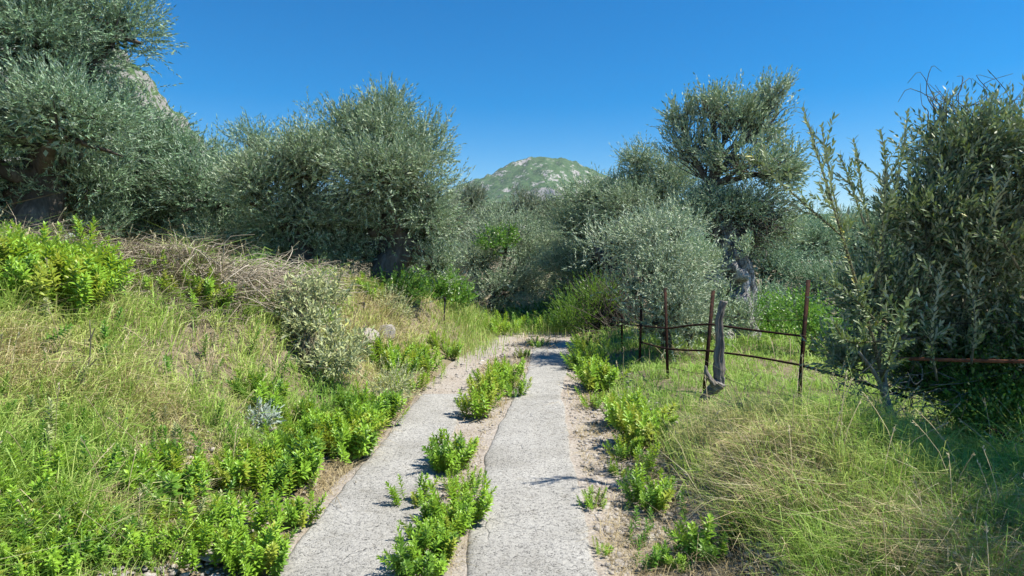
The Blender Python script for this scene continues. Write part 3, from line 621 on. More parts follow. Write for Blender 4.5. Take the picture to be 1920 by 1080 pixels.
# the old tall olive with the gnarled pale trunk
d0 = 11.0
def gnarl():
    root = empty('ancient_olive_tree', gp(1372, d0), 'ancient olive with hollow pale gnarled trunk and open dark airy crown', 'tree', 'olive trees in the grove')
    off = np.array(root.location)
    # trunk: wide fluted base narrowing upward
    pts = spline([at(1355, 680, d0), at(1358, 600, d0), at(1368, 530, d0), at(1366, 470, d0), at(1350, 400, d0), at(1330, 345, d0)], 70)
    rr_ = np.interp(np.linspace(0, 1, 70), [0, .2, .42, .55, .68, .8, 1], [.60, .46, .38, .30, .19, .12, .08])
    sides = 80
    T = nrm(np.gradient(pts, axis=0)); U = nrm(np.cross(T, np.array([0, 1., 0]))); W = np.cross(T, U)
    ang = np.linspace(0, 2 * math.pi, sides, endpoint=False)
    ii, jj = np.meshgrid(np.arange(70), np.arange(sides), indexing='ij'); A = ang[jj]
    tw = ii * .035
    r = rr_[:, None] * (1 + .16 * np.sin(5 * (A + tw)) + .06 * np.sin(9 * (A - tw * .6) + 1.3) + .05 * np.sin(23 * (A + tw * .8) + 2 * np.sin(ii * .12)) + .26 * fbm(np.cos(A) * 2.2 + ii * .04, np.sin(A) * 2.2 + ii * .09, 91, 4) + .20 * fbm(np.cos(A + ii * .03) * 9 + ii * .06, np.sin(A + ii * .03) * 9 + ii * .10, 95, 4))
    # hollows
    for (hi, ha, hw, hr, dp) in [(30, 1.15, .30, 2.2, .85), (36, 1.9, .26, 2.2, .8), (26, 1.75, .34, 2.6, .8), (40, 1.35, .26, 3.2, .7), (33, 2.35, .18, 1.3, .7), (23, 1.0, .3, 2.2, .8), (15, 1.5, .5, 4, .5), (47, 1.8, .5, 5, .35)]:
        da = (A - ha + math.pi) % (2 * math.pi) - math.pi
        r = r * (1 - dp * np.exp(-((ii - hi) / hr) ** 4 - (da / hw) ** 4))
    V = (pts[:, None, :] + r[..., None] * (np.cos(ang)[None, :, None] * U[:, None, :] + np.sin(ang)[None, :, None] * W[:, None, :])).reshape(-1, 3)
    i = np.arange(69)[:, None] * sides; j = np.arange(sides)[None, :]; j2 = (j + 1) % sides
    Q = np.stack([i + j, i + j2, i + sides + j2, i + sides + j], -1).reshape(-1, 4)
    obj('trunk', mesh_np('trunk', V - off, Q, BARK_PALE, smooth=False), root)
    br = Acc(); cr = Acc()
    top = at(1332, 350, d0)
    lb = [lobe(1375, 225, d0, 110, 110), lobe(1295, 285, d0 + .2, 110, 110), lobe(1435, 245, d0 + .1, 90, 130), lobe(1390, 310, d0 - .2, 190, 110), lobe(1465, 330, d0, 80, 110), lobe(1275, 225, d0 + .2, 50, 60), lobe(1450, 190, d0, 50, 70), lobe(1330, 210, d0, 70, 70),
          lobe(1415, 385, d0 + .35, 190, 110), lobe(1330, 385, d0 + .1, 120, 90), lobe(1440, 430, d0 + .4, 120, 90), lobe(1365, 395, d0 + .1, 120, 60)]
    for k, (c, rad) in enumerate(lb):
        s = top if k < 8 else at(1356, 430, d0)
        P = spline([s, s * .45 + c * .55 + R.normal(0, .08, 3), c], 10)
        V, Q = tube(P, np.linspace(.06, .025, 10), 6, False, .25, k); br.add(V, tri(Q), .5)
        n = (44 if rad[0] > .35 else 20) if k < 8 else 80
        for q in range(n):
            dd = rnd_unit(1)[0]; dd[2] = dd[2] * .7 + .35 if k < 8 else dd[2] * .8
            e = c + dd * np.array(rad) * R.uniform(.6, 1.08)
            st = P[R.integers(5, 10)]
            P2 = spline([st, st * .5 + e * .5 + R.normal(0, .09, 3), e], 5)
            V, Q = tube(P2, np.linspace(.014, .004, 5), 3, False); br.add(V, tri(Q), .5)
            ns = 9 if k < 8 else 5
            tt = R.uniform(.45, 1.0, ns)[:, None]
            O = st * (1 - tt) + e * tt + R.normal(0, .05, (ns, 3))
            sprigs(cr, O, nrm(e - st) + np.array([0, 0, .35]) + R.normal(0, .3, (ns, 3)), R.uniform(.14, .34, ns), 11, .072, .021, .66 + R.normal(0, .12), up=.7)
    # dense tangle of bare twigs on the lower right side
    for k in range(420):
        st = at(1372 + R.normal(0, 22), 422 + R.normal(0, 18), d0); dd = rnd_unit(1)[0]; dd[0] = dd[0] * .9 + .35
        e = st + dd * np.array([.75, .6, .55]) * R.uniform(.5, 1.25)
        P2 = spline([st, st * .5 + e * .5 + R.normal(0, .12, 3), e + [0, 0, -.05]], 6)
        V, Q = tube(P2, np.linspace(.010, .003, 6), 3, False); br.add(V, tri(Q), .5)
    for (cx, cy, w_, h_, k_) in [(1440, 410, 130, 170, 480), (1340, 385, 140, 100, 420), (1375, 400, 120, 70, 260)]:
        c, rad = lobe(cx, cy, d0 - .1, w_, h_); n = k_
        O = c + rnd_unit(n) * np.array(rad) * (R.random((n, 1)) ** .4)
        sprigs(cr, O, rnd_unit(n) + [0, 0, .2], R.uniform(.12, .28, n), 8, .05, .014, .42)
    for (px_, py_, w_, h_, k_) in [(1345, 585, 80, 110, 150), (1400, 600, 50, 80, 80), (1340, 500, 40, 60, 50), (1395, 470, 50, 40, 40)]:      # suckers growing round the foot
        c, rad = lobe(px_, py_, d0 - .75, w_, h_); O = c + rnd_unit(k_) * np.array(rad) * (R.random((k_, 1)) ** .5)
        sprigs(cr, O, rnd_unit(k_) * .6 + [0, 0, .7], R.uniform(.14, .3, k_), 11, .07, .02, .75, up=.7)
    obj('limbs', br.mesh('limbs', BARK, off, True), root)
    obj('crown', cr.mesh('crown', OLIVE, off), root)
gnarl()

# the near olive on the right: long leafy shoots, dense right side
def near_olive():
    base = ground_hit(1692, 838)
    root = empty('near_olive_tree', base, 'near dark olive at the right edge with pale forked stem standing in grass', 'tree', 'olive trees in the grove')
    off = base.copy(); d = base[1]
    tr = Acc(); br = Acc(); cr = Acc()
    def T(pts, r0, r1, n=14, s=7, acc=tr):
        P = spline([at(*p) for p in pts], n); V, Q = tube(P, np.linspace(r0, r1, n), s, True, .15, 5); acc.add(V, tri(Q), .5); return P
    T([(1700, 850, d), (1680, 800, d), (1662, 752, d), (1655, 700, d)], .034, .028)
    T([(1662, 752, d), (1640, 700, d - .1), (1610, 660, d - .2)], .02, .01, 8, 6)
    T([(1660, 760, d), (1600, 772, d - .25), (1540, 775, d - .4)], .016, .006, 8, 5)
    T([(1655, 705, d), (1690, 640, d + .2), (1740, 560, d + .4), (1800, 470, d + .6)], .026, .016, 12, 6)
    T([(1690, 640, d + .2), (1770, 620, d + .3), (1880, 560, d + .5)], .02, .012, 10, 6)
    def shoot(pts, r0, r1, l0=.25, ll=.062, lw=.0175, step=.020, tint=.55, spread=.65):
        P = spline([at(*p) for p in pts], 22); V, Q = tube(P, np.linspace(r0, r1, 22), 5, True); br.add(V, tri(Q), .5)
        L = np.r_[0, np.cumsum(np.linalg.norm(np.diff(P, axis=0), axis=1))]; ss = np.arange(L[-1] * l0, L[-1], step); n = len(ss)
        O = np.stack([np.interp(ss, L, P[:, k]) for k in range(3)], 1); Tn = nrm(np.stack([np.interp(ss, L, np.gradient(P[:, k], L)) for k in range(3)], 1))
        for sgn in (0, math.pi):
            B = nrm(np.cross(Tn, np.array([.3, 1, .2]))); C = np.cross(Tn, B); ph = np.arange(n) * 1.57 + sgn + R.normal(0, .3, n)
            rad = np.cos(ph)[:, None] * B + np.sin(ph)[:, None] * C; th = (spread + R.normal(0, .18, n))[:, None]
            D = Tn * np.cos(th) + rad * np.sin(th); N = Tn * np.sin(th) - rad * np.cos(th); fl = (N[:, 2] < 0) & (R.random(n) < .45); N[fl] *= -1
            V, F_, k = leaves_geo(O, D, N, ll * R.uniform(.7, 1.15, n), lw * R.uniform(.8, 1.2, n), True, .05)
            cr.add(V, F_, np.repeat(np.clip(tint + R.normal(0, .18, n), 0, 1), k))
        # side twigs
        for _ in range(int(L[-1] * 9)):
            q = R.integers(int(n * .05), max(int(n * .85), 2)); A = nrm(Tn[q] + rnd_unit(1)[0] * .8)
            sprigs(cr, O[q][None], A[None], np.array([R.uniform(.1, .28)]), 14, ll, lw, tint, fold=True, twig=.002, up=.5, droop=.04)
    shoot([(1658, 720, d), (1632, 620, d - .2), (1590, 480, d - .4), (1545, 330, d - .5), (1506, 205, d - .5)], .016, .003, .1, tint=.75)
    shoot([(1575, 440, d - .4), (1500, 375, d - .5), (1440, 320, d - .5), (1412, 295, d - .6)], .006, .002, .05, tint=.78)
    shoot([(1590, 480, d - .4), (1560, 350, d - .3), (1540, 235, d - .3)], .007, .002, .1, tint=.75)
    shoot([(1650, 680, d), (1650, 520, d), (1625, 400, d + .1), (1600, 260, d + .1)], .012, .002, .1, tint=.45)
    shoot([(1650, 560, d), (1660, 430, d + .1), (1690, 300, d + .2), (1702, 210, d + .2)], .010, .002, .1, tint=.4)
    shoot([(1640, 540, d), (1655, 420, d - .1), (1660, 300, d - .1), (1650, 245, d - .1)], .008, .002, .1, tint=.4)
    shoot([(1620, 420, d), (1590, 330, d + .1), (1575, 290, d + .1)], .006, .002, .1, tint=.45)
    shoot([(1700, 560, d + .2), (1740, 400, d + .2), (1745, 260, d + .3), (1790, 170, d + .3)], .012, .002, .1, tint=.4)
    shoot([(1660, 620, d - .2), (1600, 560, d - .4), (1530, 520, d - .5)], .008, .002, .1, tint=.6)
    shoot([(1650, 640, d - .2), (1590, 640, d - .5), (1560, 600, d - .6)], .008, .002, .2, tint=.6)
    shoot([(1655, 705, d - .1), (1668, 670, d - .5), (1690, 600, d - .8), (1705, 560, d - .9)], .008, .002, .2, tint=.6)
    for k in range(15):                       # many leafy shoots of the dense right side, rising and spreading
        x0 = R.uniform(1690, 1960); y0 = R.uniform(500, 720); dd = d + R.uniform(-.7, .9)
        shoot([(x0, y0, dd), (x0 + R.normal(0, 30), y0 - 90, dd), (x0 + R.normal(5, 45), y0 - R.uniform(150, 290), dd + .1)], .009, .002, .1, tint=R.uniform(.3, .6))
    # dense volume of leafy twigs
    LB = [(1800, 300, d + .3, 200, 190), (1900, 330, d + .2, 240, 260), (1740, 420, d + .2, 210, 190), (1850, 480, d + .1, 280, 230), (1680, 560, d + .3, 230, 200), (1800, 640, d + .4, 300, 180),
          (1620, 575, d + .4, 120, 150), (1930, 640, d, 200, 260), (1600, 680, d + .2, 150, 110), (1730, 720, d + .5, 200, 90), (1960, 290, d + .4, 150, 130)]
    for (px, py, dz, w_, h_) in LB:
        c, rad = lobe(px, py, dz, w_, h_); rad = np.maximum(np.array(rad) - .13, .1); n = int(430 * (w_ * h_) / 40000)
        dirs = rnd_unit(n); O = c + dirs * rad * (R.random((n, 1)) ** .5)
        O = O[:, :]; A = dirs * .5 + np.array([0, 0, .7]) + R.normal(0, .4, (n, 3))
        sprigs(cr, O, A, R.uniform(.12, .34, n), 13, .06, .0175, R.uniform(.5, .8) + R.normal(0, .05), fold=False, twig=.002, up=.6)
        for _ in range(int(n / 16)):
            e = c + rnd_unit(1)[0] * rad; s = c + rnd_unit(1)[0] * rad * .5
            P = spline([s, (s + e) / 2 + R.normal(0, .06, 3), e], 6); V, Q = tube(P, np.linspace(.007, .002, 6), 3, False); br.add(V, tri(Q), .5)
    # boughs reaching out of the picture towards the viewer's right, shading the mound
    for (c, rad) in [((4.2, 2.9, 2.3), (.9, .7, .5)), ((4.5, 4.1, 2.4), (.8, .7, .6)), ((3.8, 2.1, 2.4), (.8, .7, .5)), ((3.75, 3.5, 2.3), (.45, .5, .4))]:
        c = np.array(c); n = 850; dirs = rnd_unit(n); O = c + dirs * np.array(rad) * (R.random((n, 1)) ** .4)
        sprigs(cr, O, dirs * .5 + np.array([0, 0, .6]) + R.normal(0, .4, (n, 3)), R.uniform(.12, .34, n), 12, .062, .018, .45, twig=.002, up=.6)
        s_ = at(1800, 470, d + .6); P = spline([s_, (s_ + c) / 2 + [0, 0, .2], c], 12); V, Q = tube(P, np.linspace(.02, .008, 12), 6, True); br.add(V, tri(Q), .5)
    # bare grey twigs low around the forked stem
    for k in range(120):
        s_ = at(R.uniform(1570, 1800), R.uniform(700, 800), d + R.uniform(-.3, .5)); e = s_ + np.array([R.normal(0, .22), R.normal(0, .12), R.normal(.02, .12)])
        P = spline([s_, (s_ + e) / 2 + R.normal(0, .03, 3), e], 6); V, Q = tube(P, np.linspace(.0045, .0018, 6), 3, False); tr.add(V, tri(Q), .5)
    # bare curling twigs above the crown
    for k in range(34):
        x0 = R.uniform(1735, 1925); y0 = 250 + R.normal(0, 18); x1 = x0 + R.normal(0, 34); 
        P = spline([at(x0, y0, d + .3), at((x0 + x1) / 2 + R.normal(0, 16), y0 - 40, d + .3), at(x1, y0 - R.uniform(50, 95), d + .35), at(x1 + R.normal(0, 22), y0 - R.uniform(50, 100), d + .35)], 10)
        V, Q = tube(P, np.linspace(.005, .0018, 10), 4, False); br.add(V, tri(Q), .5)
    obj('trunk', tr.mesh('trunk', PALEBRANCH, off, True), root)
    obj('twigs', br.mesh('twigs', SHOOTBARK, off, True), root)
    obj('crown', cr.mesh('crown', OLIVE_NEAR, off), root)
near_olive()

# ------------------------------------------------------------------ leafy bushes, climbers
def bush(name, label, cat, base, lobes, m, leaf, n_per=140, nl=10, spl=(.12, .3), tint=.5, group=None, stems=7, stem_m=None, up=.95, fold=False, spread=.95, stem_r=.012):
    root = empty(name, base, label, cat, group); off = np.array(base, float); br = Acc(); cr = Acc()
    for (c, r) in lobes:
        r = np.array(r); n = int(n_per); dirs = rnd_unit(n); dirs[:, 2] = dirs[:, 2] * .8 + .15
        O = c + dirs * r * (R.random((n, 1)) ** .4)
        A = dirs * .7 + np.array([0, 0, .5]) + R.normal(0, .35, (n, 3))
        sprigs(cr, O, A, R.uniform(*spl, n), nl, leaf[0], leaf[1], tint + R.normal(0, .08, n), spread=spread, fold=fold, twig=.0025, up=up)
        for k in range(stems):
            e = c + rnd_unit(1)[0] * r * .8; s = np.array(base) + R.normal(0, .06, 3) * [1, 1, 0]
            P = spline([s, (s + e) / 2 + R.normal(0, .06, 3), e], 7); V, Q = tube(P, np.linspace(stem_r, stem_r * .3, 7), 4, False); br.add(V, tri(Q), .5)
    obj('stems', br.mesh('stems', stem_m or SHOOTBARK, off, True), root)
    obj('foliage', cr.mesh('foliage', m, off), root)
    return root
dv = 5.0
bush('bramble_bush', 'dark glossy bramble of small oval leaves under the near olive at the right edge', 'bush', gp(1850, dv), 
     [lobe(1840, 740, dv, 190, 170), lobe(1910, 690, dv - .1, 150, 200), lobe(1770, 700, dv + .2, 140, 120), lobe(1890, 800, dv - .4, 160, 100)], VINE, (.034, .02), 520, 9, tint=.3, group='bushes')
bush('green_bush', 'bright green shrub behind the thin iron stake at the bank top', 'bush', gp(815, 12.6), [lobe(815, 535, 12.6, 90, 60), lobe(790, 560, 12.4, 90, 50), lobe(850, 560, 12.6, 70, 50)], VINE, (.07, .035), 190, 9, tint=.75, group='bushes')
bush('green_bush', 'dark leafy shrub half hidden under the tall pointed olive', 'bush', gp(735, 10.4), [lobe(735, 545, 10.2, 90, 50), lobe(765, 555, 10.3, 60, 40)], VINE, (.06, .03), 120, 9, tint=.25, group='bushes')
bush('climber', 'bright green climber growing through the top of the pale rounded olive', 'climber', at(925, 470, 15.8), [lobe(920, 455, 15.9, 45, 55), lobe(950, 452, 16.3, 40, 40)], VINE, (.08, .045), 70, 9, tint=.16, group='bushes', stems=2)
bush('broom_bush', 'feathery yellow-green broom arching over the track end from the right', 'bush', gp(1110, 13.4), [lobe(1100, 580, 13.2, 90, 90), lobe(1070, 603, 13.0, 50, 50), lobe(1130, 565, 13.3, 60, 70)], WEED_DARK, (.09, .014), 200, 10, spl=(.2, .5), tint=.3, group='bushes', spread=.3)
bush('green_bush', 'sunlit light green bush behind the fence, right of the gnarled trunk', 'bush', gp(1440, 11.5), [lobe(1425, 590, 11.8, 70, 60), lobe(1465, 625, 11.4, 80, 45), lobe(1410, 635, 11.3, 50, 50)], VINE, (.055, .035), 190, 9, tint=.6, group='bushes')
bush('green_bush', 'light green leafy bush just left of the rusty post nearest the camera', 'bush', gp(1520, 9.5), [lobe(1500, 590, 9.6, 80, 70), lobe(1550, 630, 9.2, 70, 90)], VINE, (.05, .03), 200, 9, tint=.7, group='bushes')
bush('green_bush', 'low dark bush at the very end of the track under the pale rounded olive', 'bush', gp(975, 16), [lobe(975, 600, 16, 90, 40), lobe(1045, 585, 16.3, 60, 60)], VINE, (.08, .04), 150, 9, tint=.35, group='bushes')
# dark dead undergrowth round the leaning stems
def thicket():
    b = gp(1165, 13.6); root = empty('dead_thicket', b, 'dark tangle of dead stems under the olive leaning over the track', 'thicket'); A = Acc()
    for k in range(520):
        s = gp(1160 + R.normal(0, 22), 13.6 + R.normal(0, .4)); e = s + np.array([R.normal(-.05, .45), R.normal(0, .4), R.uniform(.25, 1.25)])
        P = spline([s, (s + e) / 2 + R.normal(0, .1, 3), e], 6); V, Q = tube(P, np.linspace(R.uniform(.006, .02), .003, 6), 4, False); A.add(V, tri(Q), R.uniform(0, .4))
    o = obj('stems', A.mesh('stems', BARK, b), root); o['kind'] = 'stuff'
    tk = Acc()
    for (a, c, r) in [((1175, 640), (1105, 440), .06), ((1185, 645), (1150, 420), .055), ((1150, 645), (1060, 520), .03), ((1165, 640), (1215, 380), .05)]:
        P = spline([gp(a[0], 14) - [0, 0, .1], at((a[0] * .6 + c[0] * .4) + 8, (a[1] + c[1]) / 2, 14), at(c[0], c[1], 14.3)], 14); V, Q = tube(P, np.linspace(r, r * .5, 14), 7, False, .3, 2); tk.add(V, tri(Q), .5)
    obj('leaning_stems', tk.mesh('leaning_stems', BARK, b, True), root)
thicket()

# grey leaved sage shrub on the left bank
bs = ground_hit(575, 690)
bush('sage_shrub', 'grey-green woolly sage shrub with yellow flower stalks on the left bank', 'shrub', bs,
     [lobe(560, 570, bs[1] + .4, 90, 80), lobe(600, 560, bs[1] + .5, 70, 60), lobe(585, 620, bs[1] + .2, 70, 60), lobe(640, 660, bs[1] + .1, 100, 60), lobe(615, 690, bs[1] - .1, 90, 50), lobe(545, 600, bs[1] + .35, 60, 60)],
     SAGE, (.065, .022), 85, 8, spl=(.1, .22), tint=.55, stems=8, fold=True)
def sage_spikes():
    A = Acc(); root = empty('flower_stalks', at(635, 560, bs[1] + .5), 'tall yellow-tipped flower stalks rising against the dark olives', 'plant')
    for (x0, y0, x1, y1) in [(620, 570, 640, 505), (615, 565, 652, 498), (630, 575, 628, 515), (610, 560, 600, 512), (640, 570, 665, 525), (600, 560, 575, 512), (625, 570, 660, 540)]:
        d = bs[1] + .45; P = spline([at(x0, y0, d), at((x0 + x1) / 2 + R.normal(0, 4), (y0 + y1) / 2, d), at(x1, y1, d)], 8)
        V, Q = tube(P, .004, 4, False); A.add(V, tri(Q), .3)
        for q in (4, 6, 7):
            n = 9; O = np.repeat(P[q][None], n, 0); D = rnd_unit(n) + [0, 0, .5]; V, F_, k = leaves_geo(O, D, rnd_unit(n) + [0, 0, 1], .035, .014); A.add(V, F_, np.full(len(V), .97))
    obj('stalks', A.mesh('stalks', SAGE, np.array(root.location)), root)
sage_spikes()
b = ground_hit(735, 775)
bush('straw_weed', 'pale drying weed beside the left concrete strip', 'weed', b, [lobe(740, 725, b[1] + .1, 55, 60), lobe(725, 755, b[1], 50, 40)], SAGE, (.05, .009), 110, 8, spl=(.1, .25), tint=.75, stems=6, spread=.6)
b = ground_hit(492, 812)
bush('silver_herb', 'small silvery herb below the leafy weeds on the left bank', 'plant', b, [lobe(492, 793, b[1], 48, 30)], SILVER, (.05, .013), 50, 8, spl=(.06, .12), tint=.6, stems=4, fold=True)
b = ground_hit(735, 600)
bush('straw_weed', 'pale dry scrub on the bank beside the two grey boulders', 'weed', b, [lobe(725, 565, b[1], 60, 40), lobe(745, 590, b[1], 40, 40)], SAGE, (.05, .012), 70, 8, spl=(.1, .25), tint=.6, stems=6, spread=.6)

# ------------------------------------------------------------------ leafy weeds: thing > stem (> leaf on the nearest)
LM = []
for k in range(3):
    V, T, kk = leaves_geo(np.zeros((1, 3)), np.array([[0, 0, 1.]]), np.array([[0, -1., 0]]), .062, [.021, .018, .024][k], True, [.10, .16, .06][k])
    LM.append(mesh_np('leaf', V, T, WEED, {'v': np.full(len(V), [.5, .62, .42][k])}))
def stem_layout(h, nleaf, seed):
    r = np.random.default_rng(seed); out = []
    tip = np.array([r.normal(0, .10), r.normal(0, .10), 1.0]) * h
    P = spline([np.zeros(3), tip * .5 + r.normal(0, .02, 3), tip], 7)
    for k in range(nleaf):
        t = .18 + .82 * ((k + .5) / nleaf) ** .8; u = t * 6; q = min(int(u), 5); p = P[q] * (1 - (u - q)) + P[q + 1] * (u - q)
        ax = nrm(P[q + 1] - P[q]); ph = k * 2.4 + r.normal(0, .2); th = np.interp(t, [0, .7, 1], [1.35, 1.05, .45]) + r.normal(0, .12)
        B = nrm(np.cross(ax, [0.2, 1, 0])); C = np.cross(ax, B); rad = math.cos(ph) * B + math.sin(ph) * C
        D = ax * math.cos(th) + rad * math.sin(th); Nn = ax * math.sin(th) - rad * math.cos(th)
        L = h * .02 / .3 * 2.6; L = .070 * np.interp(t, [0, .3, .8, 1], [.8, 1.15, 1.0, .6]) * r.uniform(.85, 1.15)
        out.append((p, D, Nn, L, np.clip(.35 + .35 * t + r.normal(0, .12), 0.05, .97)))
    return P, out
STEMS = []
for k in range(8):
    P, lay = stem_layout(.34 + .03 * (k % 3), 36, 100 + k); A = Acc()
    V, Q = tube(P, np.linspace(.0032, .0018, 7), 4, False); A.add(V, tri(Q), .12)
    arr = [np.array([l[q] for l in lay]) for q in range(5)]
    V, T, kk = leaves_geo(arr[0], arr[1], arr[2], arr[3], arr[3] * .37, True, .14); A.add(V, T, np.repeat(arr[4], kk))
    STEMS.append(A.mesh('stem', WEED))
STEMS2 = {}
for mm_ in (WEED_DARK, WEED_YELLOW):
    STEMS2[mm_.name] = []
    for q in (1, 3, 4, 6):
        c_ = STEMS[q].copy(); c_.materials.clear(); c_.materials.append(mm_); STEMS2[mm_.name].append(c_)
BARE = []
for k in range(3):
    P, lay = stem_layout(.34, 19, 200 + k); V, Q = tube(P, np.linspace(.0035, .002, 7), 4, False)
    A = Acc(); A.add(V, tri(Q), .12); BARE.append((A.mesh('stem', WEED), lay))
def align(D, Nn, loc, s):
    z = Vector(D).normalized(); y = -(Vector(Nn) - z * Vector(Nn).dot(z)).normalized(); x = y.cross(z)
    M = Matrix((x, y, z)).transposed().to_4x4(); M.translation = Vector(loc); return M @ Matrix.Scale(s, 4)
def weed(px, py, wpx, hpx, label, n=16, leafy=False, group='leafy green weeds', cat='weed', d=None):
    b = ground_hit(px, py) if d is None else gp(px, d)
    s = hpx / ppm(b[1]) / .385; n = int(n * 1.75) if not leafy else int(n * 1.15); rad = wpx / 2 / ppm(b[1])
    root = empty('leafy_weed', b, label, cat, group)
    mixd = ((.6, .05), (.05, .1), (.0, .4), (.3, .1), (.05, .2), (.15, .2))[(px * 7 + py * 3) % 6]
    for k in range(n):
        a = R.uniform(0, 6.28); rr_ = rad * math.sqrt(R.random()) * .80
        x, y = rr_ * math.cos(a), rr_ * math.sin(a) * 1.0
        z = float(H(b[0] + x, b[1] + y)) - b[2]
        lean = .5 * rr_ / max(rad, .01) + abs(R.normal(0, .12)); ax = Vector((-math.sin(a), math.cos(a), 0))
        M = Matrix.Translation((x, y, z)) @ Matrix.Rotation(lean, 4, ax) @ Matrix.Rotation(R.uniform(0, 6.28), 4, 'Z') @ Matrix.Scale(s * R.uniform(.62, 1.12), 4)
        if leafy and k < 14:
            me, lay = BARE[k % 3]; so_ = obj('stem', me, root, M)
            for q, (p, D, Nn, L, v) in enumerate(lay):
                obj('leaf', LM[(q * 7 + k) % 3], so_, align(D, Nn, p, L / .062))
        else:
            u = R.random(); pool = STEMS if u > mixd[0] + mixd[1] else (STEMS2['weed_leaf_dark'] if u < mixd[0] else STEMS2['weed_leaf_yellow'])
            obj('stem', pool[R.integers(0, len(pool))], root, M)
    return root
W = [ # px, py, width, height, label, stems, leaves split
 (843, 882, 72, 66, 'round lone weed clump between the concrete strips, midway along them', 52, True),
 (858, 985, 120, 76, 'tall ragged weed leaning over the right strip, in the near strip of plants', 50, True),
 (792, 1078, 110, 82, 'nearest weed between the concrete strips, cut by the bottom picture edge', 52, True),
 (775, 950, 60, 60, 'small weed sprouting on the left edge of the nearest strip of plants', 10, False),
 (865, 925, 60, 44, 'low weed bridging the gap behind the tall ragged one', 14, False),
 (820, 1010, 80, 56, 'weed wedged between the two nearest clumps of the centre strip', 20, False),
 (893, 785, 50, 55, 'front weed of the long clump where the left concrete strip ends', 18, False),
 (905, 755, 60, 55, 'second weed of the long clump between the strips', 20, False),
 (925, 730, 60, 50, 'middle weed of the long clump between the strips', 20, False),
 (962, 745, 50, 40, 'weed on the right flank of the long clump, touching the right strip', 16, False),
 (950, 715, 60, 40, 'farthest weed of the long clump between the strips', 18, False),
 (980, 672, 26, 20, 'tiny sunlit weed beyond the long clump', 14, False),
 (1008, 652, 36, 20, 'small shaded weed in the tree shadow at the far end', 16, False),
 (1105, 665, 60, 36, 'farthest weed of the row along the right edge of the track', 24, False),
 (1095, 700, 50, 45, 'second weed from the far end of the right-hand row', 24, False),
 (1120, 735, 60, 60, 'weed at the middle of the right-hand row', 26, False),
 (1112, 765, 40, 30, 'yellowing low weed at the near end of the right-hand row', 12, False),
 (1165, 800, 60, 65, 'upright weed between the rubble verge and the fine grass', 26, False),
 (1205, 835, 70, 75, 'broad weed against the fine grass on the right verge', 30, False),
 (1175, 862, 50, 45, 'weed at the near foot of the broad verge weed', 16, False),
 (1162, 895, 45, 28, 'small weed alone on the stony right verge', 10, False),
 (1112, 955, 50, 38, 'sprawling weed at the edge of the right strip', 10, False),
 (1218, 955, 70, 70, 'half shaded weed below the grass mound', 18, False),
 (1130, 1040, 34, 26, 'tiny yellow-green tuft by the right strip near the bottom edge', 9, False),
 (1258, 1065, 70, 46, 'low weed on the rubble at the bottom edge', 16, False),
 (1335, 1045, 80, 85, 'tall single weed in the shade before the dry grass', 13, False),
 (835, 665, 50, 34, 'weed at the far end of the left belt by the dirt track', 22, False),
 (790, 690, 60, 45, 'bright weed in the left belt, beside the start of the dirt track', 26, False),
 (735, 700, 80, 55, 'dark green weed patch below the two grey boulders', 30, False),
 (770, 735, 50, 36, 'low weed between the pale dry weed and the dirt track', 16, False),
 (690, 800, 90, 70, 'big weed right of the silvery herb, touching the pale dry weed', 34, False),
 (650, 855, 100, 80, 'big weed leaning towards the left strip above the straw strip', 36, False),
 (585, 830, 90, 70, 'dense weed up the bank from the straw strip', 32, False),
 (495, 765, 70, 60, 'upright weed above the silvery herb', 28, False),
 (540, 910, 110, 90, 'large weed at the bank foot left of the straw strip', 38, False),
 (455, 915, 100, 80, 'broad bushy weed at the bank foot', 32, False),
 (565, 985, 50, 60, 'narrow weed standing on the straw beside the left strip', 14, False),
 (315, 945, 110, 100, 'dome shaped weed clump on the lower left bank', 40, False),
 (480, 1075, 110, 80, 'weed at the bottom edge left of the left strip', 30, False),
 (400, 1010, 90, 60, 'loose weed on the pale rubble of the bank foot', 18, False),
 (250, 1040, 120, 70, 'yellowish weed low on the left bank near the bottom edge', 22, False),
 (120, 1060, 140, 90, 'leafy weed patch in the lower left corner', 30, False),
 (20, 1075, 120, 90, 'weed at the extreme lower left corner', 22, False),
 (40, 540, 150, 95, 'tall bush of long green leaves at the left edge on the bank top', 44, False),
 (110, 560, 130, 95, 'big dark-based leafy bush on the bank top', 46, False),
 (175, 545, 100, 80, 'right part of the leafy bush row on the bank top', 34, False),
 (292, 512, 44, 36, 'small bright weed alone before the dry thatch', 16, False),
 (350, 570, 60, 50, 'thin weed left of the dry brush pile', 14, False),
 (385, 565, 60, 60, 'taller thin weed touching the dry brush pile', 16, False),
 (265, 540, 44, 34, 'small weed at the end of the leafy bush row', 12, False),
 (690, 555, 60, 36, 'leafy green weed under the dark olive beside the sage stalks', 18, False),
 (925, 628, 60, 26, 'bright low weed where the track meets the far shrubs', 26, False),
]
for (px, py, ww, hh, lab, n, lf) in W:
    weed(px, py, ww, hh, lab, n, lf)

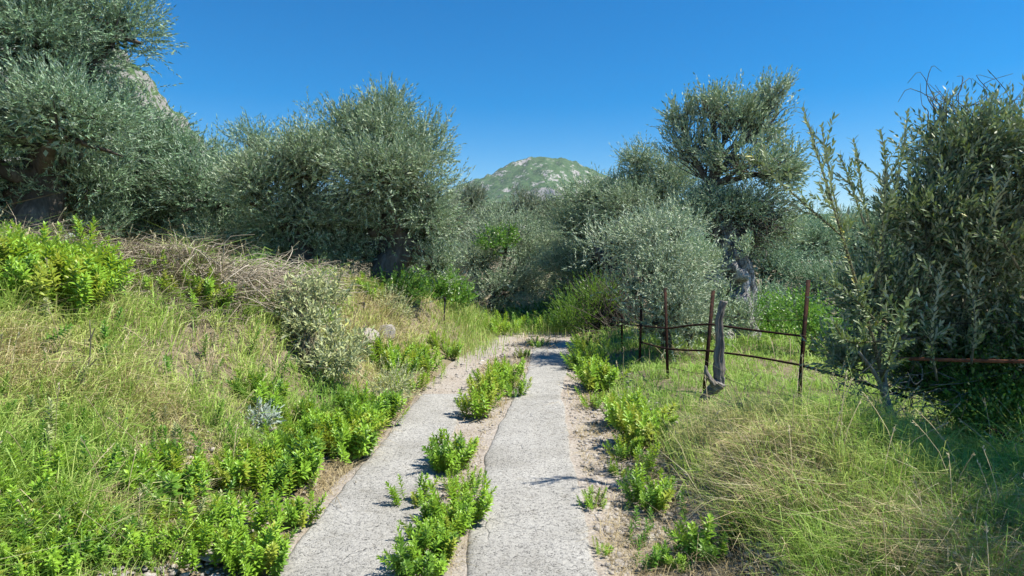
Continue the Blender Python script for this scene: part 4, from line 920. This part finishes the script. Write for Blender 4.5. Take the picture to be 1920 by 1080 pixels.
# smaller seedlings and runners nobody would count
def undergrowth():
    A = Acc(); src = []
    for me in STEMS[:5]:
        V = np.empty(len(me.vertices) * 3, np.float32); me.vertices.foreach_get('co', V); V = V.reshape(-1, 3)
        T = np.empty(len(me.polygons) * 3, np.int32); me.loops.foreach_get('vertex_index', T); T = T.reshape(-1, 3)
        v = np.empty(len(V), np.float32); me.attributes['v'].data.foreach_get('value', v); src.append((V, T, v))
    def put(p, s, lean, a):
        V, T, v = src[R.integers(0, 5)]; M = Matrix.Rotation(lean, 3, Vector((-math.sin(a), math.cos(a), 0))) @ Matrix.Rotation(R.uniform(0, 6.28), 3, 'Z')
        A.add((V * s) @ np.array(M).T + p, T, np.clip(v + R.normal(0, .12), 0, 1))
    def scatter(n, poly, s0, s1):
        poly = np.array(poly); lo = poly.min(0); hi = poly.max(0); k = 0; g = 0
        while k < n and g < n * 20:
            g += 1; q = R.uniform(lo, hi)
            x, y = q; ins = False; j = len(poly) - 1
            for i in range(len(poly)):
                if (poly[i][1] > y) != (poly[j][1] > y) and x < (poly[j][0] - poly[i][0]) * (y - poly[i][1]) / (poly[j][1] - poly[i][1]) + poly[i][0]: ins = not ins
                j = i
            if not ins: continue
            put(ground_hit(x, y), R.uniform(s0, s1), abs(R.normal(0, .4)), R.uniform(0, 6.28)); k += 1
    scatter(100, [(350, 1080), (430, 900), (640, 790), (720, 720), (850, 640), (905, 640), (850, 700), (700, 860), (600, 900), (540, 1000), (500, 1080)], .45, .8)
    scatter(110, [(0, 1080), (0, 930), (150, 900), (420, 900), (480, 1080)], .35, .7)
    scatter(30, [(1080, 640), (1130, 640), (1140, 760), (1080, 750)], .4, .7)
    scatter(30, [(1150, 780), (1240, 800), (1250, 1000), (1180, 900)], .4, .8)
    scatter(60, [(900, 610), (1060, 600), (1060, 632), (930, 634)], .7, 1.2)
    scatter(60, [(0, 560), (0, 480), (180, 470), (220, 560)], .6, 1.1)
    scatter(18, [(760, 1080), (800, 990), (880, 950), (880, 1020), (850, 1080)], .4, .7)
    o = obj('undergrowth', A.mesh('undergrowth', WEED)); tag(o, 'low green seedlings covering the banks beside the track', 'undergrowth', kind='stuff')
    for nm, m_, lab, n_, s0_, s1_ in (('grey_herbs', SAGE, 'scattered grey-green herbs in the long grass of the left bank', 60, .3, .6), ('dark_herbs', VINE, 'scattered darker leafy herbs in the long grass of both banks', 110, .3, .7)):
        A.V.clear(); A.F.clear(); A.A.clear(); A.n = 0
        scatter(n_, [(0, 1080), (0, 600), (420, 560), (700, 600), (760, 700), (600, 820), (420, 1000), (300, 1080)], s0_, s1_)
        if m_ is VINE: scatter(40, [(1150, 760), (1260, 760), (1300, 1080), (1180, 1080)], .25, .5); scatter(60, [(950, 600), (1060, 590), (1070, 628), (950, 630)], .8, 1.4)
        o = obj(nm, A.mesh(nm, m_)); tag(o, lab, 'herbs', kind='stuff')
undergrowth()

# ------------------------------------------------------------------ grass
def sample(n, xr, yr, dfun, d0=3.5):
    """points with density falling with the square of the distance, weighted by dfun in 0..1"""
    out = []
    tot = 0
    while tot < n:
        m = n * 3
        y = yr[0] * (yr[1] / yr[0]) ** R.random(m)            # 1/y
        x = R.uniform(xr[0], xr[1], m)
        wgt = dfun(x, y) * np.clip(yr[0] * 1.6 / y, 0, 1) * (np.abs(x) < y * .93 + .9)
        k = R.random(m) < wgt
        out.append(np.stack([x[k], y[k]], 1)); tot += k.sum()
    return np.concatenate(out)[:n]
def tufts(P2, per=12, sd=.035, frac=.6):
    """gather a share of the points into tussocks; returns points and outward directions"""
    n = len(P2); k = R.random(n) < frac; m = k.sum(); c = P2[k][R.integers(0, m, max(m // per, 1))][R.integers(0, max(m // per, 1), m)]
    o = R.normal(0, sd, (m, 2)); P = P2.copy(); P[k] = c + o; D = np.zeros((n, 3)); D[k, :2] = o / sd * .9; return P, D
def blades(acc, P2, h, wd, lean, dirb=None, tint=.5, tsd=.1, hs=.35, flop=0.5, lift=0.0):
    tf = None
    if isinstance(P2, tuple): P2, tf = P2
    n = len(P2); x, y = P2[:, 0], P2[:, 1]; z = H(x, y); P = np.stack([x, y, z - .01 + lift], 1)
    d = np.hypot(x, y)
    hh = h * (1 - .42 * ((x > 1) * sstep(y, 4.9, 5.8) * (1 - sstep(y, 9, 10)))) * np.exp(R.normal(0, hs, n)) * np.clip(.95 + 1.1 * fbm(x * 2.6, y * 2.6, 201, 3), .35, 1.8); a = R.uniform(0, 6.28, n); L = np.stack([np.cos(a), np.sin(a), np.zeros(n)], 1)
    if tf is not None: L = nrm(L * .6 + tf)
    if dirb is not None: L = nrm(L + np.asarray(dirb) * 1.0)
    Nn = Hn(x, y); upv = nrm(np.array([0, 0, 1.]) * .75 + Nn * .25)
    ln = np.clip(np.abs(R.normal(lean, .35, n)), .05, 2.2)[:, None]
    m1 = P + (upv * .62 + L * ln * .30) * hh[:, None]
    fl = flop * R.uniform(.2, 1.4, n)[:, None]
    m2 = m1 + (upv * (.50 - .55 * fl) + L * ln * .62) * hh[:, None]
    m2[:, 2] = np.maximum(m2[:, 2], H(m2[:, 0], m2[:, 1]) + .004)
    ww = (wd * np.clip(d / 4.0, .8, 3.2) * R.uniform(.6, 1.3, n))[:, None]
    S = nrm(np.cross(L, np.array([0, 0, 1.])) + R.normal(0, .5, (n, 3))) * ww / 2
    V = np.stack([P - S, P + S, m1 - S * .8, m1 + S * .8, m2], 1).reshape(-1, 3)
    b = np.arange(n)[:, None] * 5
    T = np.stack([b, b + 1, b + 3, b, b + 3, b + 2, b + 2, b + 3, b + 4], -1).reshape(-1, 3)
    t = tint(x, y) if callable(tint) else tint
    v = np.clip(t + R.normal(0, tsd, n), 0, 1)
    acc.add(V, T, np.repeat(v, 5))

def lb_w(x, y):      # left bank
    t = left_edge(y) - np.interp(y, [0, 4, 7, 10], [.55, .4, .15, .1]) - x
    return sstep(t, 0, .35) * (1 - .9 * sstep(t, 4.5, 6)) * (.35 + .65 * sstep(fbm(x * 1.1, y * 1.1, 71), -.35, .1))
def lb_t(x, y):
    g = .50 + .30 * fbm(x * .8, y * .8, 73, 3) + .22 * fbm(x * 2.3, y * 2.3, 79, 2)
    dry = sstep(fbm(x * 1.0 + 7, y * 1.0, 83, 3), .08, .35)
    far = sstep(y, 8.5, 10)
    return np.clip(g + .04 - .24 * dry - .18 * far * sstep(-x, .8, 1.4), .05, .95)
G1_ = ground_hit(150, 462); G2_ = ground_hit(255, 488)
lb_w2 = lambda x, y: lb_w(x, y) * (1 - .85 * np.clip(1.3 - np.minimum(np.hypot(x - G1_[0], y - G1_[1]), np.hypot(x - G2_[0], y - G2_[1])) / .8, 0, 1))
A = Acc()
blades(A, tufts(sample(80000, (-9, -1.2), (1.9, 13), lb_w2)), .155, .0052, .9, (-.1, -.35, 0), lb_t, .10, flop=.95)
tag(obj('bank_grass', A.mesh('bank_grass', GRASS)), 'long tangled yellow-green grass covering the left bank', 'grass', kind='stuff')
A = Acc()
blades(A, sample(13000, (-9, -1.1), (1.9, 13), lambda x, y: lb_w(x, y) * sstep(fbm(x * 1.0 + 7, y * 1.0, 83, 3), -.05, .3)), .16, .0035, 1.3, None, .55, .22, flop=1.1)
tag(obj('dry_grass', A.mesh('dry_grass', STRAW)), 'bleached dead grass tangled through the left bank', 'grass', kind='stuff')
g1_ = ground_hit(150, 462); g2_ = ground_hit(255, 488); g3_ = ground_hit(310, 500)
def crest_w(x, y):
    return np.clip(1.5 - np.minimum(np.minimum(np.hypot(x - g1_[0], y - g1_[1]) / .75, np.hypot(x - g2_[0], y - g2_[1]) / .75), np.hypot(x - g3_[0], y - g3_[1]) / .5), 0, 1)
    s = np.hypot((x + 4.9) / .95, (y - 7.4) / .8); s2 = np.hypot((x + 5.6) / .8, (y - 6.3) / .6)
    return np.clip(1.3 - np.minimum(s, s2), 0, 1)
A = Acc()
blades(A, sample(9000, (-8, -2.5), (4, 10), crest_w), .17, .0045, 1.6, None, .35, .25, flop=1.0)
tag(obj('dead_thatch', A.mesh('dead_thatch', TWIG)), 'brown dead thatch on the crest of the left bank', 'thatch', kind='stuff')

def rv_w(x, y):
    t = x - right_edge(y); return sstep(t + .10 * fbm(y * 2, x * 2, 5), np.interp(y, [0, 3, 6, 8, 12], [.85, .75, .50, .40, .1]), np.interp(y, [0, 3, 6, 8, 12], [1.15, 1.05, .75, .6, .4]))
def rv_t(x, y):
    near = 1 - sstep(y, 5.2, 6.6)
    g = .55 + .22 * fbm(x * 1.3, y * 1.3, 93, 3)
    strawy = np.exp(-((x - 1.7) / .5) ** 2 - ((y - 4.3) / .9) ** 2) * .9 + .5 * sstep(fbm(x * 1.6 + 2, y * 1.6, 95, 3), 0, .35)
    return np.clip(g * near + (1 - near) * (.56 + .14 * fbm(x, y, 99)) - .26 * strawy * near, .03, .98)
A = Acc()
blades(A, tufts(sample(86000, (.9, 9), (2.0, 12.5), rv_w), 14), .18, .0040, .8, (-.3, -.12, 0), rv_t, .10, hs=.32, flop=.9)
tag(obj('verge_grass', A.mesh('verge_grass', GRASS)), 'fine green grass on the mound and around the rusty fence', 'grass', kind='stuff')
A = Acc()
blades(A, sample(11000, (1.0, 4), (2.0, 6), lambda x, y: rv_w(x, y) * (1 - sstep(x, 2.6, 3.4)) * sstep(fbm(x * 1.5, y * 1.5, 97, 3), -.2, .25)), .16, .0034, 1.3, (-.5, -.3, 0), .6, .2, flop=.8)
tag(obj('straw_tangle', A.mesh('straw_tangle', STRAW)), 'dry straw tangled in the near right mound', 'grass', kind='stuff')
# straw litter along the slab edges, centre gap and far grass
A = Acc()
def litter_w(x, y):
    a = np.exp(-((x - (left_edge(y) - .14)) / .10) ** 2) * sstep(fbm(y * .9, y * 0, 13), -.25, .1)
    c = ((x > gap_l(y) + .02) & (x < gap_r(y) - .02)) * (.25 + .75 * sstep(y, 6.2, 7)) * (1 - sstep(y, 9.5, 10.5))
    e = np.exp(-((x - (right_edge(y) + .35)) / .22) ** 2) * sstep(y, 5.5, 7)
    f = np.exp(-((x - .45) / .35) ** 2 - ((y - 11.8) / .7) ** 2)
    return np.clip(a + c * .9 + e * .8 + f + .35 * ((x > right_edge(y) + .05) & (x < right_edge(y) + .8) & (y < 6)), 0, 1)
blades(A, sample(19000, (-1.8, 1.8), (2.2, 13), litter_w), .07, .0035, 1.6, None, .45, .2, flop=1.3)
tag(obj('straw_litter', A.mesh('straw_litter', STRAW)), 'short reddish straw litter along the edges of the concrete strips', 'litter', kind='stuff')
A = Acc()
def far_w(x, y):
    return np.clip(np.exp(-((x - .5) / 1.7) ** 2 - ((y - 14.3) / .9) ** 2) * 1.4 + np.exp(-((x + .9) / .45) ** 2 - ((y - 12.2) / 1.5) ** 2), 0, 1)
blades(A, sample(9000, (-3, 3.5), (9, 19), far_w), .2, .004, .5, None, .45, .18)
tag(obj('far_grass', A.mesh('far_grass', GRASS)), 'tall light grass closing the far end of the track', 'grass', kind='stuff')

# long straw stalks with seed heads in the right foreground
def stalks():
    A = Acc()
    P2 = sample(420, (-8, 6), (2.2, 11), lambda x, y: np.clip(lb_w(x, y) + rv_w(x, y) * .8, 0, 1))
    for (x, y) in P2:
        z = float(H(x, y)); h = R.uniform(.25, .5); a = R.uniform(0, 6.28); ln = R.uniform(.05, .3)
        P = spline([np.array([x, y, z]), np.array([x + math.cos(a) * ln * .4, y + math.sin(a) * ln * .4, z + h * .6]), np.array([x + math.cos(a) * ln, y + math.sin(a) * ln, z + h])], 5)
        V, Q = tube(P, .0013 + .0003 * y, 3, False); A.add(V, tri(Q), .7)
        k = 7; tt = R.uniform(.72, 1, k)[:, None]; O = P[-2] * (1 - tt) * 2 + P[-1] * (2 * tt - 1); D = nrm(P[-1] - P[-2]) + rnd_unit(k) * .6
        V, T_, kk = leaves_geo(O, D, rnd_unit(k), .02, .005 + .0005 * y); A.add(V, T_, .9)
    for (p0, p1, p2) in [((1240, 1030), (1330, 940), (1440, 930)), ((1255, 870), (1330, 900), (1350, 980)), ((1450, 930), (1540, 880), (1470, 850)), ((1545, 1060), (1620, 1030), (1720, 1020)),
                         ((1480, 850), (1540, 812), (1610, 818)), ((1375, 995), (1410, 992), (1450, 997)), ((1550, 810), (1560, 830), (1575, 850)), ((1610, 1075), (1650, 1060), (1700, 1055)), ((1290, 905), (1300, 930), (1305, 955)), ((1620, 760), (1640, 810), (1650, 840))]:
        g = ground_hit(*p0)[1] - .1
        P = spline([at(*p0, g), at(*p1, g), at(*p2, g + .05)], 12); V, Q = tube(P, np.linspace(.0022, .0014, 12), 4, False); A.add(V, tri(Q), .85)
    o = obj('straw_stalk', A.mesh('straw_stalk', STRAW)); tag(o, 'long pale straw stalks arching over the right mound', 'grass', kind='stuff')
stalks()

# brush pile of dead pinkish twigs on the bank top
def brush():
    b = ground_hit(490, 560); root = empty('brush_pile', b, 'heap of dead pinkish-brown twigs on top of the left bank', 'brush pile'); A = Acc()
    for k in range(900):
        px = R.uniform(395, 610); t = (px - 395) / 215; g = ground_hit(px, R.uniform(545, 590) - 10 * t)
        L = R.uniform(.25, .6); hh = R.uniform(.0, .34) * (1 - .5 * t)
        c = g + [0, .25 * R.random(), hh]; a = R.normal(0, .9) + (math.pi if R.random() < .5 else 0); e = c + np.array([math.cos(a) * L, math.sin(a) * L * .7, R.uniform(-.12, .14) + (R.uniform(.1, .3) if R.random() < .10 else 0)])
        P = spline([c, (c + e) / 2 + R.normal(0, .06, 3) + [0, 0, .05], e], 6); V, Q = tube(P, np.linspace(R.uniform(.004, .008), .002, 6), 3, False); A.add(V, tri(Q), np.clip(R.normal(.65, .28), 0, 1))
    o = obj('twigs', A.mesh('twigs', TWIG, b), root); o['kind'] = 'stuff'
brush()

# ------------------------------------------------------------------ stones
def rock_mesh(seed, m, flat=.6):
    import bmesh
    bm = bmesh.new(); bmesh.ops.create_icosphere(bm, subdivisions=3, radius=1)
    r = np.random.default_rng(seed); planes = [(nrm(r.normal(size=3)), r.uniform(.55, .85)) for _ in range(11)]
    for v in bm.verts:
        p = np.array(v.co)
        for nn, dd in planes:
            k = p @ nn - dd
            if k > 0: p = p - nn * k * .95
        p = p * (1 + .05 * fbm(p[0] * 3 + seed, p[1] * 3 + p[2] * 2, seed, 3)); p[2] *= flat; v.co = p
    me = bpy.data.meshes.new('stone'); bm.to_mesh(me); bm.free(); me.materials.append(m); return me
for (px, py, wpx, hpx, m, lab, name) in [
    (690, 640, 40, 34, STONE, 'grey boulder on the left bank, left one of two', 'boulder'),
    (724, 632, 34, 40, STONE, 'grey boulder on the left bank, right one of two', 'boulder'),
    (903, 679, 9, 6, WHITESTONE, 'small white stone lying on the dirt track', 'stone'),
    (1186, 995, 20, 16, STONE, 'round grey stone in the shadow on the right verge', 'stone'),
    (1275, 965, 16, 30, STONE, 'pointed bluish stone under the dry grass', 'stone'),
    (1225, 1012, 22, 8, WHITESTONE, 'flat pale stone on the right verge, right of the round grey one', 'stone'),
    (1160, 1062, 30, 12, STONE, 'flat brownish stone at the bottom edge of the verge', 'stone'),
    (1213, 1070, 14, 12, WHITESTONE, 'whitish stone at the bottom edge, right of the flat brownish one', 'stone'),
    (372, 968, 30, 20, STONE, 'pale rock showing between weeds on the lower left bank', 'stone'),
    (417, 948, 22, 14, STONE, 'smaller pale rock up beside the pale rock between the weeds', 'stone'),
    (255, 1015, 26, 16, STONE, 'greyish rock among weeds near the lower left corner', 'stone'),
    (400, 1050, 60, 16, STONE, 'broad flat rock at the bank foot near the bottom edge', 'stone'),
    (545, 525, 34, 12, STONE, 'flat grey rock in front of the dry brush pile', 'stone')]:
    g = ground_hit(px, py); s = wpx / 2 / ppm(g[1])
    o = obj(name, rock_mesh(px, m, hpx / wpx), None); o.location = Vector(g + [0, 0, s * .3]); o.scale = (s * 1.15,) * 3; o.rotation_euler = (R.normal(0, .15), R.normal(0, .15), R.uniform(0, 6))
    tag(o, lab, 'rock' if name == 'boulder' else 'stone', 'stones beside the track')
def gravel():
    import bmesh
    src = []
    for k in range(5):
        bm = bmesh.new(); bmesh.ops.create_icosphere(bm, subdivisions=1, radius=1); bm.verts.ensure_lookup_table()
        r = np.random.default_rng(k + 50); V = np.array([v.co for v in bm.verts]); V = V * (1 + r.normal(0, .16, (len(V), 1))) * [1, .8, .5]; T = np.array([[v.index for v in f.verts] for f in bm.faces]); bm.free(); src.append((V, T))
    A = Acc()
    def gw(x, y):
        t = x - right_edge(y); a = 1.6 * sstep(t, .0, .08) * (1 - sstep(t, .75, 1.05)) * (1 - .5 * sstep(y, 7, 9))
        l = left_edge(y) - x; b_ = sstep(l, .1, .3) * (1 - sstep(l, .8, 1.3)) * (1 - sstep(y, 4.2, 5.5)) * .8
        c = ((x > left_edge(y)) & (x < gap_r(y)) & (y > 7.5)) * .6 + ((x > gap_l(y)) & (x < gap_r(y))) * .35
        return np.clip(a + b_ + c, 0, 1)
    P = sample(6300, (-2.8, 2.2), (2.2, 12), gw)
    Z = H(P[:, 0], P[:, 1])
    for k in range(len(P)):
        V, T = src[k % 5]; s = .0075 * np.exp(abs(R.normal(0, .62))) * (1 + .03 * P[k, 1]); s = min(s, .042); a = R.uniform(0, 6.28); c, sn = math.cos(a), math.sin(a)
        Rm = np.array([[c, -sn, 0], [sn, c, 0], [R.normal(0, .2), 0, 1]])
        A.add(V * s @ Rm.T + [P[k, 0], P[k, 1], Z[k] + s * .25 + .008], T, .5)
    tag(obj('gravel', A.mesh('gravel', STONE)), 'pale broken rubble and gravel beside and between the strips', 'gravel', kind='stuff')
gravel()

# ------------------------------------------------------------------ rusty fence, snag, stakes
def fence():
    posts = [(1508, 6.05, 525, 775, 12), (1331, 6.9, 545, 712, 10), (1253, 7.6, 540, 718, -3), (1203, 9.0, 570, 680, 2), (1168, 10.6, 590, 650, 0)]
    root = empty('rusty_fence', gp(1508, 6.05), 'rusty iron fence of posts and bars with barbed wire along the right verge', 'fence'); off = np.array(root.location)
    for (px, d, yt, yb, lean) in posts:
        top = at(px + lean, yt, d); bot = at(px - lean * .8, yb + 12, d); bot[2] = min(bot[2], float(H(bot[0], bot[1])) - .05)
        # angle iron: two thin flanges
        A = Acc(); ax = nrm(top - bot); u = nrm(np.cross(ax, [0, 1, 0.])); v = np.cross(u, ax); w_ = .036 if d > 7 else .042; th = .005
        for (e1, e2) in ((u, v), (v, u)):
            c = [bot, bot + e1 * w_, bot + e1 * w_ + e2 * th, bot + e2 * th]; V = np.array(c + [q + (top - bot) for q in c])
            A.add(V, tri(np.array([[0, 1, 2, 3], [7, 6, 5, 4], [0, 4, 5, 1], [1, 5, 6, 2], [2, 6, 7, 3], [3, 7, 4, 0]])), .5)
        obj('post', A.mesh('post', RUST, off), root)
    def bar(pts, r=.011, name='rail', m=RUST, n=40):
        P = spline([at(*p) for p in pts], n); V, Q = tube(P, r * (1 + .12 * (np.arange(n) % 2)), 7, True, .1, 3); A = Acc(); A.add(V, tri(Q), .5); obj(name, A.mesh(name, m, off, True), root)
    bar([(1168, 608, 10.6), (1203, 611, 9.0), (1253, 616, 7.55)]); bar([(1253, 616, 7.55), (1295, 610, 7.2), (1331, 608, 6.85)]); bar([(1331, 608, 6.85), (1420, 620, 6.45), (1510, 631, 6.0)])
    bar([(1203, 642, 9.0), (1253, 654, 7.55), (1331, 658, 6.85)]); bar([(1331, 658, 6.85), (1420, 670, 6.45), (1502, 685, 6.0)]); bar([(1502, 685, 6.0), (1600, 712, 5.3), (1700, 745, 4.8)], .013)
    bar([(1835, 795, 4.5), (1880, 815, 4.3), (1960, 842, 4.1)], .014)
    bar([(1685, 672, 4.75), (1780, 675, 4.5), (1960, 679, 4.15)], .013, m=RUST_RED)
    def wire(pts, n=60, barb=.09):
        P = spline([at(*p) for p in pts], n); A = Acc(); V, Q = tube(P, .0024, 4, False); A.add(V, tri(Q), .5)
        L = np.r_[0, np.cumsum(np.linalg.norm(np.diff(P, axis=0), axis=1))]
        for s in np.arange(.05, L[-1], barb):
            c = np.array([np.interp(s, L, P[:, k]) for k in range(3)])
            for q in range(2):
                dd = rnd_unit(1)[0] * .016; V, Q = tube([c - dd, c + dd], .002, 3, False); A.add(V, tri(Q), .5)
        obj('barbed_wire', A.mesh('barbed_wire', WIRE, off), root)
    wire([(1255, 688, 7.6), (1290, 697, 7.2), (1325, 702, 6.9)]); wire([(1352, 706, 6.65), (1420, 730, 6.45), (1498, 745, 6.05)])
    wire([(1505, 640, 6.05), (1620, 600, 5.4), (1750, 606, 4.9), (1960, 604, 4.4)]); wire([(1335, 590, 6.9), (1420, 600, 6.45), (1510, 600, 6.05)])
fence()
def snag():
    d = 6.1; b = at(1325, 748, d); b[2] = float(H(b[0], b[1])); root = empty('dead_tree', b, 'broken grey dead trunk leaning beside a rusty fence post', 'dead tree')
    off = b; A = Acc()
    def piece(P, rr_, n, sides, seed, rough=.45):
        pts = spline([at(a, b_, d + dz) for a, b_, dz in P], n) + np.stack([.010 * fbm(np.arange(n) * .5, np.full(n, seed * 1.3), seed, 3), np.zeros(n), np.zeros(n)], 1)
        rd = np.interp(np.linspace(0, 1, n), np.linspace(0, 1, len(rr_)), rr_)
        V, Q = tube(pts, rd, sides, True, 0); ns = n * sides
        ii, jj = np.divmod(np.arange(ns), sides); A_ = jj / sides * 2 * math.pi; ctr = np.repeat(pts, sides, 0)
        f = 1 + rough * fbm(np.cos(A_) * 3.5 + ii * .05, np.sin(A_) * 3.5 + ii * .12, seed, 4) - .30 * np.maximum(0, np.sin(A_ * 4 + ii * .05)) ** 6
        V[:ns] = ctr + (V[:ns] - ctr) * f[:, None]; A.add(V, tri(Q), .5)
    piece([(1350, 720, 0), (1347, 690, 0), (1350, 640, 0), (1348, 600, 0), (1357, 564, 0)], [.042, .055, .043, .034, .040], 46, 30, 13)
    piece([(1350, 715, -.02), (1336, 728, 0), (1318, 752, 0), (1308, 772, 0)], [.055, .055, .035, .012], 26, 24, 17, .7)
    piece([(1340, 722, -.04), (1326, 702, -.05), (1322, 686, -.05)], [.035, .028, .01], 18, 16, 19, .7)
    obj('trunk', A.mesh('trunk', SNAG, off, True), root)
snag()
def stake():
    g = ground_hit(832, 612); root = empty('iron_stake', g, 'thin dark iron stake on the left bank before the green shrub', 'stake')
    A = Acc(); V, Q = tube([g - [0, 0, .1], at(834, 562, g[1])], .014, 6); A.add(V, tri(Q), .5); obj('rod', A.mesh('rod', DARKSTONE, g, True), root)
    V, Q = tube([at(834, 564, g[1]), at(834, 557, g[1])], .026, 6); A = Acc(); A.add(V, tri(Q), .5); obj('cap', A.mesh('cap', DARKSTONE, g, True), root)
    g = ground_hit(680, 590); root = empty('bent_iron_bracket', g, 'small black iron bracket sticking out of the bank beside the sage shrub', 'bracket')
    A = Acc(); V, Q = tube([g - [0, 0, .08], at(683, 568, g[1])], .012, 6); A.add(V, tri(Q), .5)
    V, Q = tube([at(664, 571, g[1]), at(684, 567, g[1])], .010, 6); A.add(V, tri(Q), .5); obj('rod', A.mesh('rod', DARKSTONE, g, True), root)
    g = ground_hit(153, 745); root = empty('dead_stalk', g, 'single dark dead stalk standing in the grass of the left bank', 'dead plant')
    A = Acc()
    for p in ([(153, 750), (163, 700), (170, 650), (168, 600)], [(160, 720), (140, 690), (135, 668)], [(165, 690), (182, 672)], [(168, 640), (178, 615)]):
        P = spline([at(a, b_, g[1]) for a, b_ in p], 10); V, Q = tube(P, np.linspace(.007, .003, 10), 5); A.add(V, tri(Q), .0)
    obj('stalk', A.mesh('stalk', SHOOTBARK, g, True), root)
stake()

# ------------------------------------------------------------------ air
def haze():
    m, t = mat('haze'); v = N_(t, 'ShaderNodeVolumePrincipled'); v.inputs['Density'].default_value = .00009; v.inputs['Color'].default_value = (.80, .89, 1, 1)
    o = N_(t, 'ShaderNodeOutputMaterial'); t.links.new(v.outputs[0], o.inputs['Volume'])
    x0, x1, y0, y1, z0, z1 = -2700, 2700, -500, 3100, -25, 300
    V = np.array([[x, y, z] for z in (z0, z1) for (x, y) in ((x0, y0), (x1, y0), (x1, y1), (x0, y1))], float)
    Q = np.array([[3, 2, 1, 0], [4, 5, 6, 7], [0, 1, 5, 4], [1, 2, 6, 5], [2, 3, 7, 6], [3, 0, 4, 7]])
    tag(obj('haze', mesh_np('haze', V, Q, m)), 'thin blue summer haze', 'haze', kind='stuff')
import os
if not os.environ.get('NOHAZE'): haze()
tot = sum(sum(len(p.vertices) - 2 for p in me.polygons) if len(me.polygons) < 2000 else int(len(me.loops) - 2 * len(me.polygons)) for me in bpy.data.meshes)
print('TRIS', tot, 'OBJECTS', len(bpy.data.objects))
for me in bpy.data.meshes:
    if len(me.polygons) > 40000: print('   ', me.name, len(me.loops) - 2 * len(me.polygons))
